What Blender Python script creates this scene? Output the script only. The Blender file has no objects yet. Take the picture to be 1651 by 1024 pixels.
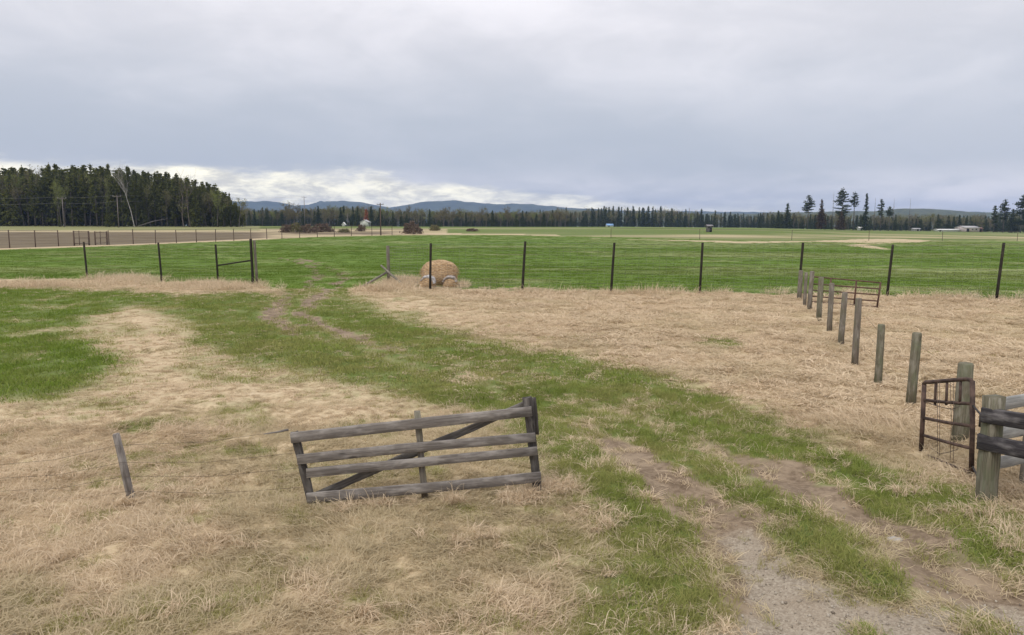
import bpy, math, random
import numpy as np
from mathutils import Matrix, Vector, Euler

random.seed(7)
rng = np.random.default_rng(11)
scene = bpy.context.scene
R = math.radians

# ------------------------------------------------------------------ camera
PW, PH, FPX = 1651.0, 1024.0, 1200.0          # photograph size and focal length in its pixels
CAM_H = 3.0
PITCH, ROLL = math.atan((512 - 366) / FPX), R(-0.2)
cam_rot = Matrix.Rotation(math.pi / 2 - PITCH, 3, 'X') @ Matrix.Rotation(-ROLL, 3, 'Z')
cd = bpy.data.cameras.new('camera')
cam = bpy.data.objects.new('camera', cd)
scene.collection.objects.link(cam)
cam.matrix_world = Matrix.Translation((0, 0, CAM_H)) @ cam_rot.to_4x4()
cd.sensor_width = 36
cd.lens = 36 * FPX / PW
cd.clip_start, cd.clip_end = 0.1, 60000
scene.camera = cam

# ------------------------------------------------------------------ light, exposure
SUN_EL, SUN_AZ = R(52), R(215)                 # azimuth clockwise from the view direction
scene.view_settings.view_transform = 'Standard'
scene.view_settings.look = 'None'
scene.view_settings.exposure = 0.5
scene.view_settings.gamma = 1
scene.view_settings.use_curve_mapping = False
sl = bpy.data.lights.new('sun', 'SUN')
sl.energy, sl.angle, sl.color = 1.35, R(18), (1.0, 0.965, 0.91)
so = bpy.data.objects.new('sun', sl)
scene.collection.objects.link(so)
sdir = Vector((math.sin(SUN_AZ) * math.cos(SUN_EL), math.cos(SUN_AZ) * math.cos(SUN_EL), math.sin(SUN_EL)))
so.rotation_euler = sdir.to_track_quat('Z', 'Y').to_euler()
so.location = (0, -5, 60)
scene.render.engine = 'CYCLES'
cy = scene.cycles
cy.use_denoising = True
cy.max_bounces, cy.diffuse_bounces, cy.glossy_bounces = 5, 3, 2
cy.transmission_bounces, cy.transparent_max_bounces, cy.volume_bounces = 3, 8, 0


class NT:
    """small helper for building node trees"""
    def __init__(s, tree):
        s.t = tree
        s.t.nodes.clear()

    def n(s, kind, **kw):
        nd = s.t.nodes.new(kind)
        for k, v in kw.items():
            if k.startswith('i_'):
                nd.inputs[k[2:].replace('_', ' ')].default_value = v
            else:
                setattr(nd, k, v)
        return nd

    def l(s, a, b):
        s.t.links.new(a, b)

    def put(s, sock, v):
        if isinstance(v, (int, float, tuple)):
            if isinstance(v, tuple) and len(v) == 3 and sock.type == 'RGBA':
                v = (*v, 1)
            sock.default_value = v
        else:
            s.l(v, sock)

    def math(s, op, a, b=0.0, c=0.0, clamp=False):
        m = s.n('ShaderNodeMath', operation=op, use_clamp=clamp)
        for k, v in enumerate((a, b, c)):
            s.put(m.inputs[k], v)
        return m.outputs[0]

    def ramp01(s, v, lo, hi, smooth=True):
        m = s.n('ShaderNodeMapRange', interpolation_type='SMOOTHSTEP' if smooth else 'LINEAR')
        s.put(m.inputs[0], v)
        m.inputs[1].default_value, m.inputs[2].default_value = lo, hi
        return m.outputs[0]

    def mix(s, f, a, b, blend='MIX'):
        m = s.n('ShaderNodeMix', data_type='RGBA', blend_type=blend, clamp_factor=True)
        s.put(m.inputs[0], f)
        s.put(m.inputs[6], a)
        s.put(m.inputs[7], b)
        return m.outputs[2]

    def noise(s, vec, scale, detail=3, rough=0.55, dist=0.0):
        m = s.n('ShaderNodeTexNoise')
        if vec is not None:
            s.l(vec, m.inputs['Vector'])
        m.inputs['Scale'].default_value = scale
        m.inputs['Detail'].default_value = detail
        m.inputs['Roughness'].default_value = rough
        m.inputs['Distortion'].default_value = dist
        return m.outputs[0]

    def vmul(s, vec, k):
        m = s.n('ShaderNodeVectorMath', operation='MULTIPLY')
        s.l(vec, m.inputs[0])
        m.inputs[1].default_value = k
        return m.outputs[0]


# ------------------------------------------------------------------ sky: overcast cloud deck over a Nishita sky
world = bpy.data.worlds.new('World')
scene.world = world
world.use_nodes = True
w = NT(world.node_tree)
out = w.n('ShaderNodeOutputWorld')
bg_sky = w.n('ShaderNodeBackground')
bg_cl = w.n('ShaderNodeBackground')
sky = w.n('ShaderNodeTexSky', sky_type='NISHITA', sun_disc=False, sun_elevation=SUN_EL, sun_rotation=SUN_AZ)
w.l(sky.outputs[0], bg_sky.inputs[0])
bg_sky.inputs[1].default_value = 0.08
geo = w.n('ShaderNodeTexCoord')
sep = w.n('ShaderNodeSeparateXYZ')
w.l(geo.outputs['Generated'], sep.inputs[0])
dx, dy, dz = sep.outputs
zc = w.math('MAXIMUM', dz, 0.0)
den = w.math('ADD', zc, 0.20)
cmb = w.n('ShaderNodeCombineXYZ')
w.l(w.math('DIVIDE', dx, den), cmb.inputs[0])
w.l(w.math('DIVIDE', dy, den), cmb.inputs[1])
cmb.inputs[2].default_value = 3.7
cpos = cmb.outputs[0]                            # position on a flat cloud deck
nA = w.noise(cpos, 0.85, 5, 0.52, 0.35)
nB = w.noise(cpos, 2.6, 6, 0.6, 0.6)
nn = w.math('ADD', w.math('MULTIPLY', nA, 0.72), w.math('MULTIPLY', nB, 0.28))
cl = w.ramp01(nn, 0.37, 0.64)
dark = w.mix(w.ramp01(dz, 0.04, 0.3), (0.40, 0.42, 0.465), (0.47, 0.47, 0.50))
deck = w.mix(cl, dark, (0.63, 0.615, 0.64))
band = w.math('SUBTRACT', w.ramp01(dz, 0.035, 0.085), w.ramp01(dz, 0.10, 0.25))   # the slate band under the deck
deck = w.mix(w.math('MULTIPLY', band, 0.80), deck, (0.35, 0.38, 0.43))
up = w.math('ADD', 1.01, w.math('MULTIPLY', zc, 0.55))                           # an overcast deck brightens to the zenith
deckb = w.n('ShaderNodeVectorMath', operation='SCALE')
w.l(deck, deckb.inputs[0])
w.l(up, deckb.inputs['Scale'])
# the broken strip of bright cloud low over the horizon
strip_v = w.n('ShaderNodeCombineXYZ')
az = w.math('ARCTAN2', dx, dy)
w.l(w.math('MULTIPLY', az, 11.0), strip_v.inputs[0])
w.l(w.math('MULTIPLY', dz, 36.0), strip_v.inputs[1])
sN = w.noise(strip_v.outputs[0], 0.55, 6, 0.6, 0.5)
sN2 = w.noise(strip_v.outputs[0], 1.9, 5, 0.6, 0.3)
edge = w.math('ADD', dz, w.math('MULTIPLY', w.math('SUBTRACT', sN, 0.5), 0.075))
azl = w.ramp01(az, 0.30, -0.42)                     # the gap is tall on the left and closes to the right
top = w.math('ADD', 0.027, w.math('MULTIPLY', azl, 0.047))
opening = w.ramp01(w.math('SUBTRACT', top, edge), -0.008, 0.012)
opening = w.math('MULTIPLY', opening, w.ramp01(az, 0.50, 0.08))
cream = w.mix(w.ramp01(sN2, 0.36, 0.62), (0.58, 0.56, 0.50), (1.02, 0.96, 0.76))
cloudcol = w.mix(opening, deckb.outputs[0], cream)
low = w.ramp01(dz, 0.03, 0.0)
cloudcol = w.mix(w.math('MULTIPLY', low, 0.5), cloudcol, (0.70, 0.66, 0.54))
w.l(cloudcol, bg_cl.inputs[0])
bg_cl.inputs[1].default_value = 1.0
mixw = w.n('ShaderNodeMixShader')
mixw.inputs[0].default_value = 0.97
w.l(bg_sky.outputs[0], mixw.inputs[1])
w.l(bg_cl.outputs[0], mixw.inputs[2])
w.l(mixw.outputs[0], out.inputs[0])

# ------------------------------------------------------------------ numpy noise, terrain, pixel <-> place
def _hash(ix, iy, seed):
    h = (ix.astype(np.int64) * 374761393 + iy.astype(np.int64) * 668265263 + seed * 974711) & 0xFFFFFFFF
    h = ((h ^ (h >> 13)) * 1274126177) & 0xFFFFFFFF
    h = ((h ^ (h >> 16)) * 2246822519) & 0xFFFFFFFF
    return ((h ^ (h >> 15)) & 0xFFFF) / 65535.0


def vnoise(x, y, seed=0):
    ix, iy = np.floor(x), np.floor(y)
    fx, fy = x - ix, y - iy
    fx, fy = fx * fx * (3 - 2 * fx), fy * fy * (3 - 2 * fy)
    a, b = _hash(ix, iy, seed), _hash(ix + 1, iy, seed)
    c, d = _hash(ix, iy + 1, seed), _hash(ix + 1, iy + 1, seed)
    return (a * (1 - fx) + b * fx) * (1 - fy) + (c * (1 - fx) + d * fx) * fy


def fbm(x, y, seed=0, o=4):
    s, a, t = 0, 1.0, 0
    for k in range(o):
        s = s + a * vnoise(x * 2 ** k, y * 2 ** k, seed + k * 17)
        t += a
        a *= 0.5
    return s / t


def sstep(a, b, v):
    t = np.clip((v - a) / (b - a), 0, 1)
    return t * t * (3 - 2 * t)


Rn = np.array(cam_rot)


def project(x, y, z):
    p = np.stack([x, y, z - CAM_H], -1) @ Rn       # world -> camera axes
    d = np.maximum(-p[..., 2], 1e-3)
    u = PW / 2 + FPX * p[..., 0] / d
    v = PH / 2 - FPX * p[..., 1] / d
    front = -p[..., 2] > 0.3
    return np.where(front, u, -9999), np.where(front, v, 9999)


def base_z(x, y):
    x, y = np.asarray(x, float), np.asarray(y, float)
    yy = np.maximum(y, 1.0)
    u = np.clip(x / yy, -1.2, 1.2)
    A = np.interp(u, [-1.2, -0.65, -0.35, 0.0, 0.15, 0.32, 0.48, 0.69, 1.2], [3.0, 3.0, 2.95, 3.0, 3.2, 2.9, 1.7, 0.75, 0.3])
    z = A * sstep(125, 265, y) + sstep(300, 900, y) * 0.35
    return z


_TS = np.concatenate([np.geomspace(2, 60, 500), np.geomspace(60.2, 1500, 700)])


def pix(px, py):
    """the point of the terrain seen at a pixel of the photograph"""
    d = Rn @ np.array([(px - PW / 2) / FPX, -(py - PH / 2) / FPX, -1.0])
    ts = _TS
    for _ in range(2):
        f = CAM_H + d[2] * ts - gz(d[0] * ts, d[1] * ts)
        k = np.nonzero(f <= 0)[0]
        if len(k) == 0 or k[0] == 0:
            k = len(ts) - 1 if len(k) == 0 else 1
            break
        k = k[0]
        lo, hi = ts[k - 1], ts[k]
        a = f[k - 1] / (f[k - 1] - f[k])
        t = lo + (hi - lo) * a
        ts = np.linspace(lo, hi, 12)
    else:
        q = d * t
        return Vector((q[0], q[1], float(gz(q[0:1], q[1:2])[0])))
    q = d * min(ts[k], 800)
    return Vector((q[0], q[1], float(gz(q[0:1], q[1:2])[0])))


def gz0(x, y):
    """terrain without ruts"""
    x, y = np.asarray(x, float), np.asarray(y, float)
    r = np.hypot(x, y)
    z = base_z(x, y)
    near = 1 - sstep(60, 160, r)
    z = z + (fbm(x * 0.35, y * 0.35, 5, 3) - 0.5) * 0.14 * near
    z = z + (fbm(x * 1.6, y * 1.6, 9, 2) - 0.5) * 0.14 * (1 - sstep(20, 55, r))
    return z


gz = gz0
# ruts of the farm track: polylines through pixels of the photograph, laid out on the ground
RUT_L = [(1290, 1060), (1235, 980), (1195, 900), (1140, 830), (1085, 780), (1025, 735), (930, 682), (830, 642), (700, 603), (565, 563), (480, 540), (440, 518), (438, 498), (470, 476), (498, 460), (515, 446), (505, 432), (470, 420), (420, 411)]
RUT_R = [(1720, 1030), (1600, 965), (1500, 905), (1420, 853), (1335, 803), (1245, 757), (1130, 711), (1000, 667), (870, 628), (730, 588), (610, 556), (520, 528), (490, 508), (498, 488), (535, 466), (556, 452), (548, 438), (510, 424), (455, 412)]
rutL = np.array([pix(*p)[:2] for p in RUT_L])
rutR = np.array([pix(*p)[:2] for p in RUT_R])


def seg_dist(x, y, P, closed=False):
    """distance to a polyline and the arc parameter (vertex index) of the nearest point"""
    best = np.full(x.shape, 1e9)
    arc = np.zeros(x.shape)
    n = len(P)
    for k in range(n if closed else n - 1):
        a, b = P[k], P[(k + 1) % n]
        d = b - a
        L = d @ d + 1e-12
        t = np.clip(((x - a[0]) * d[0] + (y - a[1]) * d[1]) / L, 0, 1)
        q = np.hypot(x - a[0] - t * d[0], y - a[1] - t * d[1])
        m = q < best
        best = np.where(m, q, best)
        arc = np.where(m, k + t, arc)
    return best, arc


def in_poly(x, y, P):
    ins = np.zeros(x.shape, bool)
    n = len(P)
    for k in range(n):
        x0, y0 = P[k]
        x1, y1 = P[(k + 1) % n]
        if y0 == y1:
            continue
        c = ((y0 > y) != (y1 > y)) & (x < (x1 - x0) * (y - y0) / (y1 - y0) + x0)
        ins ^= c
    return ins


def poly_mask(x, y, P, soft, grow=0.0):
    """soft mask, 1 inside"""
    d, _ = seg_dist(x, y, P, True)
    sd = np.where(in_poly(x, y, P), d, -d)
    return sstep(-soft, soft, sd + grow)


def gz(x, y):
    x, y = np.asarray(x, float), np.asarray(y, float)
    z = gz0(x, y)
    if x.ndim == 0:
        x, y = x[None], y[None]
        sc = True
    else:
        sc = False
    z = np.atleast_1d(z).copy()
    m = (np.hypot(x, y) < 70) & (y > 0)
    if m.any():
        for P in (rutL, rutR):
            d, a = seg_dist(x[m], y[m], P)
            z[m] -= 0.07 * np.exp(-(d / 0.28) ** 2) * sstep(18, 16, a)
    return z[0] if sc else z


def W(poly):
    return np.array([pix(*p)[:2] for p in poly])


P_TRACK = W([(960, 1080), (985, 1000), (1015, 920), (1005, 850), (970, 795), (935, 762), (885, 735), (872, 690), (765, 655), (650, 630), (540, 600), (430, 582), (370, 558), (322, 522), (300, 502), (235, 490), (185, 482), (185, 471), (300, 481), (400, 473), (455, 464), (480, 452), (565, 450), (548, 474), (560, 492), (620, 520), (720, 545), (830, 565), (920, 582), (1010, 607), (1150, 650), (1300, 714), (1400, 765), (1460, 795), (1560, 806), (1610, 850), (1700, 915), (1720, 985), (1500, 988), (1420, 992), (1240, 985), (1200, 1000), (1060, 1080)])
P_LAWN = W([(-260, 463), (100, 466), (205, 470), (232, 490), (150, 512), (125, 548), (190, 575), (200, 602), (150, 627), (90, 642), (-260, 655)])
P_GRAV = W([(1060, 1090), (1125, 1015), (1205, 985), (1180, 935), (1135, 862), (1185, 852), (1270, 895), (1345, 935), (1420, 968), (1475, 962), (1540, 968), (1610, 985), (1700, 1010), (1900, 1130)])
PATCH = [(235, 690, 75, 11, .8), (385, 725, 55, 9, .75), (400, 682, 36, 12, .5), (398, 968, 17, 8, .9), (425, 912, 50, 12, .45), (512, 905, 13, 7, .9), (900, 885, 90, 45, .4),
         (1160, 553, 42, 9, .7), (610, 700, 60, 22, .4), (330, 578, 30, 7, .45), (340, 607, 45, 7, .35), (1075, 870, 50, 30, .45), (90, 600, 60, 20, .4), (560, 545, 70, 14, .35), (700, 545, 40, 8, .5),
         (640, 515, 40, 12, .5), (760, 830, 60, 14, .3), (130, 655, 60, 8, .4), (640, 485, 10, 5, .5), (955, 545, 25, 5, .4), (1260, 760, 18, 8, .9), (1150, 870, 16, 7, .6)]
PATCHW = []
for (px, py, rx, ry, s_) in PATCH:
    c = pix(px, py)
    ax = abs(pix(px + rx, py)[0] - c[0])
    ay = abs(pix(px, py - ry)[1] - c[1])
    PATCHW.append((c[0], c[1], ax, ay, s_))
YF = ([-300, 0, 200, 400, 500, 640, 700, 760, 850, 1000, 1150, 1290, 1400, 1651, 2000], [408, 402.5, 396, 387.5, 382.5, 379, 378.8, 379, 380, 383, 387, 389.5, 389, 388.5, 389])
NEARB = ([-300, 0, 141, 261, 352, 408, 440, 560, 627, 693, 842, 985, 1128, 1288, 1430, 1606, 2000], [446, 449, 451, 455, 456, 459, 466, 464, 456, 463, 469, 471, 473, 477, 478, 484, 496])


def zones(x, y):
    x, y = np.asarray(x, float), np.asarray(y, float)
    r = np.hypot(x, y)
    amp = 0.22 + 0.012 * np.minimum(r, 60)
    xw = x + (fbm(x * 1.1, y * 1.1, 31, 4) - .5) * 2.0 * amp
    yw = y + (fbm(x * 1.1, y * 1.1, 57, 4) - .5) * 1.8 * amp
    z = {}
    near = (r < 75) & (y > 0.5)
    g = np.zeros(x.shape); dirt = np.zeros(x.shape); grav = np.zeros(x.shape)
    X, Y = xw[near], yw[near]
    tr = poly_mask(X, Y, P_TRACK, 0.45 + 0.02 * r[near], 0.32 + 0.012 * r[near])
    lw = poly_mask(X, Y, P_LAWN, 0.4 + 0.015 * r[near])
    n1 = fbm(x[near] * 0.9, y[near] * 0.9, 71, 4)
    n2 = fbm(x[near] * 3.5, y[near] * 3.5, 91, 3)
    u, v = project(x[near], y[near], gz0(x[near], y[near]))
    gg = np.maximum(tr * (0.86 + 0.16 * sstep(.30, .62, n1) + .35 * (n2 - .5)), lw * (0.93 - 0.3 * sstep(.60, .72, n1)))
    # thin green showing through the matted dry grass, least in the tall stand to the right
    right = sstep(40, 200, u - np.interp(v, [460, 560, 650, 714, 800], [540, 800, 1150, 1300, 1480]))
    thin = (0.34 * sstep(.48, .68, n1) + .18 * sstep(.5, .75, n2)) * (1 - 0.88 * right) * sstep(470, 560, v)
    gg = np.maximum(gg, thin)
    for (cx, cy_, ax, ay, s_) in PATCHW:
        e = ((X - cx) / ax) ** 2 + ((Y - cy_) / ay) ** 2
        gg = np.maximum(gg, s_ * (1 - sstep(.35, 1.5, e)))
    z['lawn'] = np.zeros(x.shape)
    z['lawn'][near] = lw
    gv = poly_mask(X, Y, P_GRAV, 0.3)
    gv = np.maximum(gv, sstep(4.9, 4.2, y[near] + 0.15 * x[near] + .4 * (n1 - .5)))
    dd = np.zeros(X.shape)
    for P, prof in ((rutL, ([0, 1, 2, 3, 4, 5, 6, 7, 9, 10, 11, 12, 13, 14, 16, 18], [.7, .9, .95, 1, 1.05, .95, .52, .34, .34, .6, 1.1, 1.1, .85, .9, 1.0, .8])),
                    (rutR, ([0, 1, 2, 3, 4, 5, 6, 7, 9, 10, 11, 12, 13, 14, 16, 18], [.8, 1, 1, 1, 1, .9, .50, .34, .34, .6, 1.1, 1.15, 1.1, 1.0, 1.0, .8]))):
        d, a = seg_dist(X, Y, P)
        wdt = np.interp(a, [0, 4, 6, 12, 18], [.52, .47, .26, .33, .30])
        dd = np.maximum(dd, np.interp(a, *prof) * (1 - sstep(.45, 1.45, d / wdt + (n2 - .5) * .8)))
    dd = np.clip(dd * (1.05 - .30 * sstep(.45, .70, n1)) * (1.05 - .30 * sstep(.5, .7, n2)), 0, 1)
    gg = gg * (1 - 0.85 * dd ** 1.3)
    tuftg = sstep(.60, .70, n2) * sstep(.45, .6, n1)
    tuftg = sstep(.50, .60, n2) * (u > 1380)
    gg = np.clip(gg * (1 - gv) + gv * tuftg * .8, 0, 1)
    g[near], dirt[near], grav[near] = gg, dd, gv * (1 - .8 * tuftg)
    behind = (y <= 0.5) & (r < 30)
    grav[behind] = 1
    z['tall'] = np.ones(x.shape)
    t = np.full(X.shape, 0.75)
    t = t + .55 * right * sstep(.3, .7, n1 * .6 + n2 * .4) + 0.1 * right
    t = t - .28 * ((u < 700) & (v > 480) & (v < 680))
    z['tall'][near] = t
    # far zones
    u, v = project(x, y, gz0(x, y))
    nf = fbm(x * 0.05, y * 0.02, 201, 4)
    nh = fbm(x * 0.02, y * 0.12, 221, 3)
    wob = (nf - .5) * 3.0 * np.clip((r - 30) / 120, 0, 1)
    ok = (u > -5000)
    nb, yf = np.interp(u, *NEARB), np.interp(u, *YF)
    nbw = nb + (fbm(x * 0.9, y * 0.9, 241, 3) - .5) * 9
    tracks_in = (u > 470) & (u < 560)
    crop = ok * sstep(1.0, -1.0, v - nbw) * sstep(-0.6, 0.6, v - yf + wob * .5)
    crop = np.where(ok, crop, 0)
    far = ok & (v < yf + wob * .5)
    left = sstep(470, 380, u)
    plow = far * left * sstep(373.6, 375.2, v + wob * .35) * sstep(-1.4, -2.6, v - yf)
    plow = np.maximum(plow, far * sstep(395, 450, u) * sstep(740, 640, u) * (v > 368) * (.1 + .35 * sstep(.45, .6, nh)))
    plow = np.maximum(plow, far * sstep(430, 500, u) * sstep(660, 600, u) * (np.abs(v - 376.5 - wob * .3) < 1.4) * .8)
    isl = [(1362, 397), (1375, 393.5), (1480, 390), (1500, 386.5), (1440, 384.5), (1370, 386), (1200, 387), (1420, 388.6)]
    straw = np.zeros(x.shape)
    islm = in_poly(u + wob * 6, v + wob * .2, [(1400, 391.8), (1480, 391.0), (1498, 387.5), (1440, 384.8), (1385, 385.5), (1330, 388), (1290, 389.5)])
    islm |= in_poly(u + wob * 6, v + wob * .2, [(1365, 396.2), (1376, 394.0), (1440, 391.6), (1470, 390), (1420, 393), (1400, 395), (1432, 400.5), (1440, 402.8), (1418, 401.6)])
    islm |= in_poly(u + wob * 6, v + wob * .2, [(950, 385.2), (1090, 388.5), (1200, 392.5), (1310, 390.5), (1310, 389), (1200, 389.2), (1090, 387)])
    straw[islm] = 0.9
    crop = crop * (1 - straw)
    # everything beyond the field: pale grass, brighter green strips
    g_far = np.where(far, np.clip(.68 + 1.6 * (nh - .45) + .35 * sstep(381, 374, v), 0, 1), 0)
    g_far = np.where(far & (u > 420) & (u < 720) & (v > 369.5), .12 + .5 * sstep(.45, .62, nh), g_far)
    g_far = np.where(far & (u < 420), np.where(v < 371.2, .7, .30), g_far)
    g_far = g_far * (1 - np.where(far, np.clip(plow, 0, 1), 0)) * (1 - straw)
    g_far = np.where(far & (v > yf - 2.2) & (u < 900), .05, g_far)
    z['crop'] = crop
    z['streak'] = crop * np.maximum(sstep(.60, .76, fbm(x * 0.10, y * 0.45, 261, 4)) * .6, .35 * sstep(.5, .68, fbm(x * .03, y * .06, 281, 3)))
    z['g'] = np.where(near & ~far, np.maximum(g * (1 - crop), 0), np.where(far, g_far, 0))
    # fringe of pale grass along the fence
    z['g'] = np.where((v < nb + 12) & (v > nb - 6) & ((u < 455) | (u > 560)) & (crop < .5), z['g'] * .15, z['g'])
    # the farm track goes on through the gateway into the crop
    z['dirt'] = np.clip(np.where(crop > .1, np.minimum(dirt * 1.0, .8), dirt) + plow, 0, 1)
    z['grav'] = grav
    z['plow'] = plow
    z['u'], z['v'], z['r'], z['far'], z['near'] = u, v, r, far, near
    return z


# ------------------------------------------------------------------ object helpers
def link(o):
    scene.collection.objects.link(o)
    return o


def tag(o, label=None, cat=None, group=None, kind=None):
    if label: o['label'] = label
    if cat: o['category'] = cat
    if group: o['group'] = group
    if kind: o['kind'] = kind
    return o


def empty(name, loc, label, cat, group=None):
    o = bpy.data.objects.new(name, None)
    o.empty_display_size = 0.2
    o.location = loc
    link(o)
    return tag(o, label, cat, group)


def mesh_from(name, V, Q=None, T=None, mat=None, attrs=None, smooth=False):
    me = bpy.data.meshes.new(name)
    V = np.asarray(V, np.float32)
    Q = np.zeros((0, 4), np.int32) if Q is None or len(Q) == 0 else np.asarray(Q, np.int32)
    T = np.zeros((0, 3), np.int32) if T is None or len(T) == 0 else np.asarray(T, np.int32)
    me.vertices.add(len(V))
    me.vertices.foreach_set('co', V.ravel())
    nl = Q.size + T.size
    me.loops.add(nl)
    me.loops.foreach_set('vertex_index', np.concatenate([Q.ravel(), T.ravel()]))
    me.polygons.add(len(Q) + len(T))
    ls = np.concatenate([np.arange(len(Q)) * 4, Q.size + np.arange(len(T)) * 3]).astype(np.int32)
    me.polygons.foreach_set('loop_start', ls)
    if smooth:
        me.polygons.foreach_set('use_smooth', np.ones(len(ls), bool))
    me.update(calc_edges=True)
    for k, a in (attrs or {}).items():
        a = np.asarray(a, np.float32)
        if a.ndim == 1:
            me.attributes.new(k, 'FLOAT', 'POINT').data.foreach_set('value', a)
        elif a.shape[1] == 3:
            me.attributes.new(k, 'FLOAT_VECTOR', 'POINT').data.foreach_set('vector', a.ravel())
        else:
            me.attributes.new(k, 'FLOAT_COLOR', 'POINT').data.foreach_set('color', a.ravel())
    if mat:
        me.materials.append(mat)
    return me


class MB:
    """collects pieces of one mesh; every vertex carries a grain coordinate (along, around, seed)"""
    def __init__(s):
        s.V, s.Q, s.T, s.G, s.n = [], [], [], [], 0

    def add(s, V, Q=(), T=(), G=None):
        V = np.asarray(V, float)
        s.V.append(V)
        if len(Q): s.Q.append(np.asarray(Q) + s.n)
        if len(T): s.T.append(np.asarray(T) + s.n)
        s.G.append(np.zeros((len(V), 3)) if G is None else np.asarray(G, float))
        s.n += len(V)

    def tube(s, pts, rad, n=8, jit=0.0, caps=True, seed=None):
        pts = [np.array(p, float) for p in pts]
        rad = rad if hasattr(rad, '__len__') else [rad] * len(pts)
        sd = random.random() * 50 if seed is None else seed
        V, G = [], []
        L = 0
        up = np.array([0, 0, 1.0])
        for k, p in enumerate(pts):
            t = pts[min(k + 1, len(pts) - 1)] - pts[max(k - 1, 0)]
            t = t / (np.linalg.norm(t) + 1e-9)
            ref = up if abs(t[2]) < .9 else np.array([1.0, 0, 0])
            a = np.cross(t, ref); a /= np.linalg.norm(a)
            b = np.cross(t, a)
            if k: L += np.linalg.norm(p - pts[k - 1])
            for j in range(n):
                th = 2 * math.pi * j / n
                r = rad[k] * (1 + random.uniform(-jit, jit))
                V.append(p + r * (math.cos(th) * a + math.sin(th) * b))
                G.append((L, rad[k] * th, sd))
        Q = []
        for k in range(len(pts) - 1):
            for j in range(n):
                Q.append((k * n + j, k * n + (j + 1) % n, (k + 1) * n + (j + 1) % n, (k + 1) * n + j))
        T = []
        if caps:
            V.append(pts[0]); G.append((0, 0, sd))
            V.append(pts[-1]); G.append((L, 0, sd))
            c0, c1 = len(V) - 2, len(V) - 1
            m = (len(pts) - 1) * n
            for j in range(n):
                T.append((c0, (j + 1) % n, j))
                T.append((c1, m + j, m + (j + 1) % n))
        s.add(V, Q, T, G)
        return s

    def board(s, p0, p1, width, thick, face, segs=8, jit=0.004, bow=0.0, bevel=0.006):
        """plank from p0 to p1; face = direction of its broad side's normal"""
        p0, p1, f = np.array(p0, float), np.array(p1, float), np.array(face, float)
        t = p1 - p0
        L = np.linalg.norm(t); t /= L
        f = f - (f @ t) * t; f /= np.linalg.norm(f)
        u = np.cross(f, t)
        sd = random.random() * 50
        hw, ht, bv = width / 2, thick / 2, min(bevel, thick * .3)
        ring = [(-hw + bv, -ht), (hw - bv, -ht), (hw, -ht + bv), (hw, ht - bv), (hw - bv, ht), (-hw + bv, ht), (-hw, ht - bv), (-hw, -ht + bv)]
        V, G, Q, T = [], [], [], []
        n = len(ring)
        for k in range(segs + 1):
            a = k / segs
            c = p0 + t * L * a + u * bow * math.sin(math.pi * a)
            dw = random.uniform(-jit, jit); dt = random.uniform(-jit, jit) * .5
            sk = random.uniform(-jit, jit)
            for (q, r_) in ring:
                endj = random.uniform(-jit, jit) * 1.5 if k in (0, segs) else 0
                V.append(c + u * (q * (1 + dw / hw) + sk) + f * (r_ + dt) + t * endj)
                G.append((L * a, q + r_ * 1.7, sd))
        for k in range(segs):
            for j in range(n):
                Q.append((k * n + j, (k + 1) * n + j, (k + 1) * n + (j + 1) % n, k * n + (j + 1) % n))
        V.append(p0); V.append(p1); G += [(0, 0, sd), (L, 0, sd)]
        for j in range(n):
            T.append((len(V) - 2, j, (j + 1) % n))
            T.append((len(V) - 1, segs * n + (j + 1) % n, segs * n + j))
        s.add(V, Q, T, G)
        return s

    def box(s, c, size, rz=0.0):
        c = np.array(c, float)
        hx, hy, hz = size[0] / 2, size[1] / 2, size[2] / 2
        V = np.array([(x, y, z) for z in (-hz, hz) for y in (-hy, hy) for x in (-hx, hx)])
        ca, sa = math.cos(rz), math.sin(rz)
        V = np.stack([V[:, 0] * ca - V[:, 1] * sa, V[:, 0] * sa + V[:, 1] * ca, V[:, 2]], -1) + c
        s.add(V, [(0, 2, 3, 1), (4, 5, 7, 6), (0, 1, 5, 4), (2, 6, 7, 3), (0, 4, 6, 2), (1, 3, 7, 5)], (), V * 1.0)
        return s

    def mesh(s, name, mat, origin=(0, 0, 0), smooth=False):
        V = np.concatenate(s.V) - np.array(origin, float)
        Q = np.concatenate(s.Q) if s.Q else None
        T = np.concatenate(s.T) if s.T else None
        return mesh_from(name, V, Q, T, mat, {'grain': np.concatenate(s.G)}, smooth)

    def build(s, name, mat, parent=None, loc=None, smooth=False):
        org = np.array(loc if loc is not None else (parent_world(parent) if parent else (0, 0, 0)), float)
        o = bpy.data.objects.new(name, s.mesh(name, mat, org, smooth))
        if parent:
            o.parent = parent
            o.location = org - np.array(parent_world(parent), float)
        else:
            o.location = org
        return link(o)


def parent_world(p):
    v = Vector((0, 0, 0))
    while p:
        v += p.location
        p = p.parent
    return v


# ------------------------------------------------------------------ materials
def new_mat(name):
    m = bpy.data.materials.new(name)
    m.use_nodes = True
    t = NT(m.node_tree)
    o = t.n('ShaderNodeOutputMaterial')
    b = t.n('ShaderNodeBsdfPrincipled')
    t.l(b.outputs[0], o.inputs[0])
    b.inputs['Roughness'].default_value = 0.85
    b.inputs['Specular IOR Level'].default_value = 0.25
    return m, t, b, o


def bump(t, b, h, strength, dist):
    n = t.n('ShaderNodeBump')
    n.inputs['Strength'].default_value = strength
    n.inputs['Distance'].default_value = dist
    t.l(h, n.inputs['Height'])
    t.l(n.outputs[0], b.inputs['Normal'])


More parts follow.
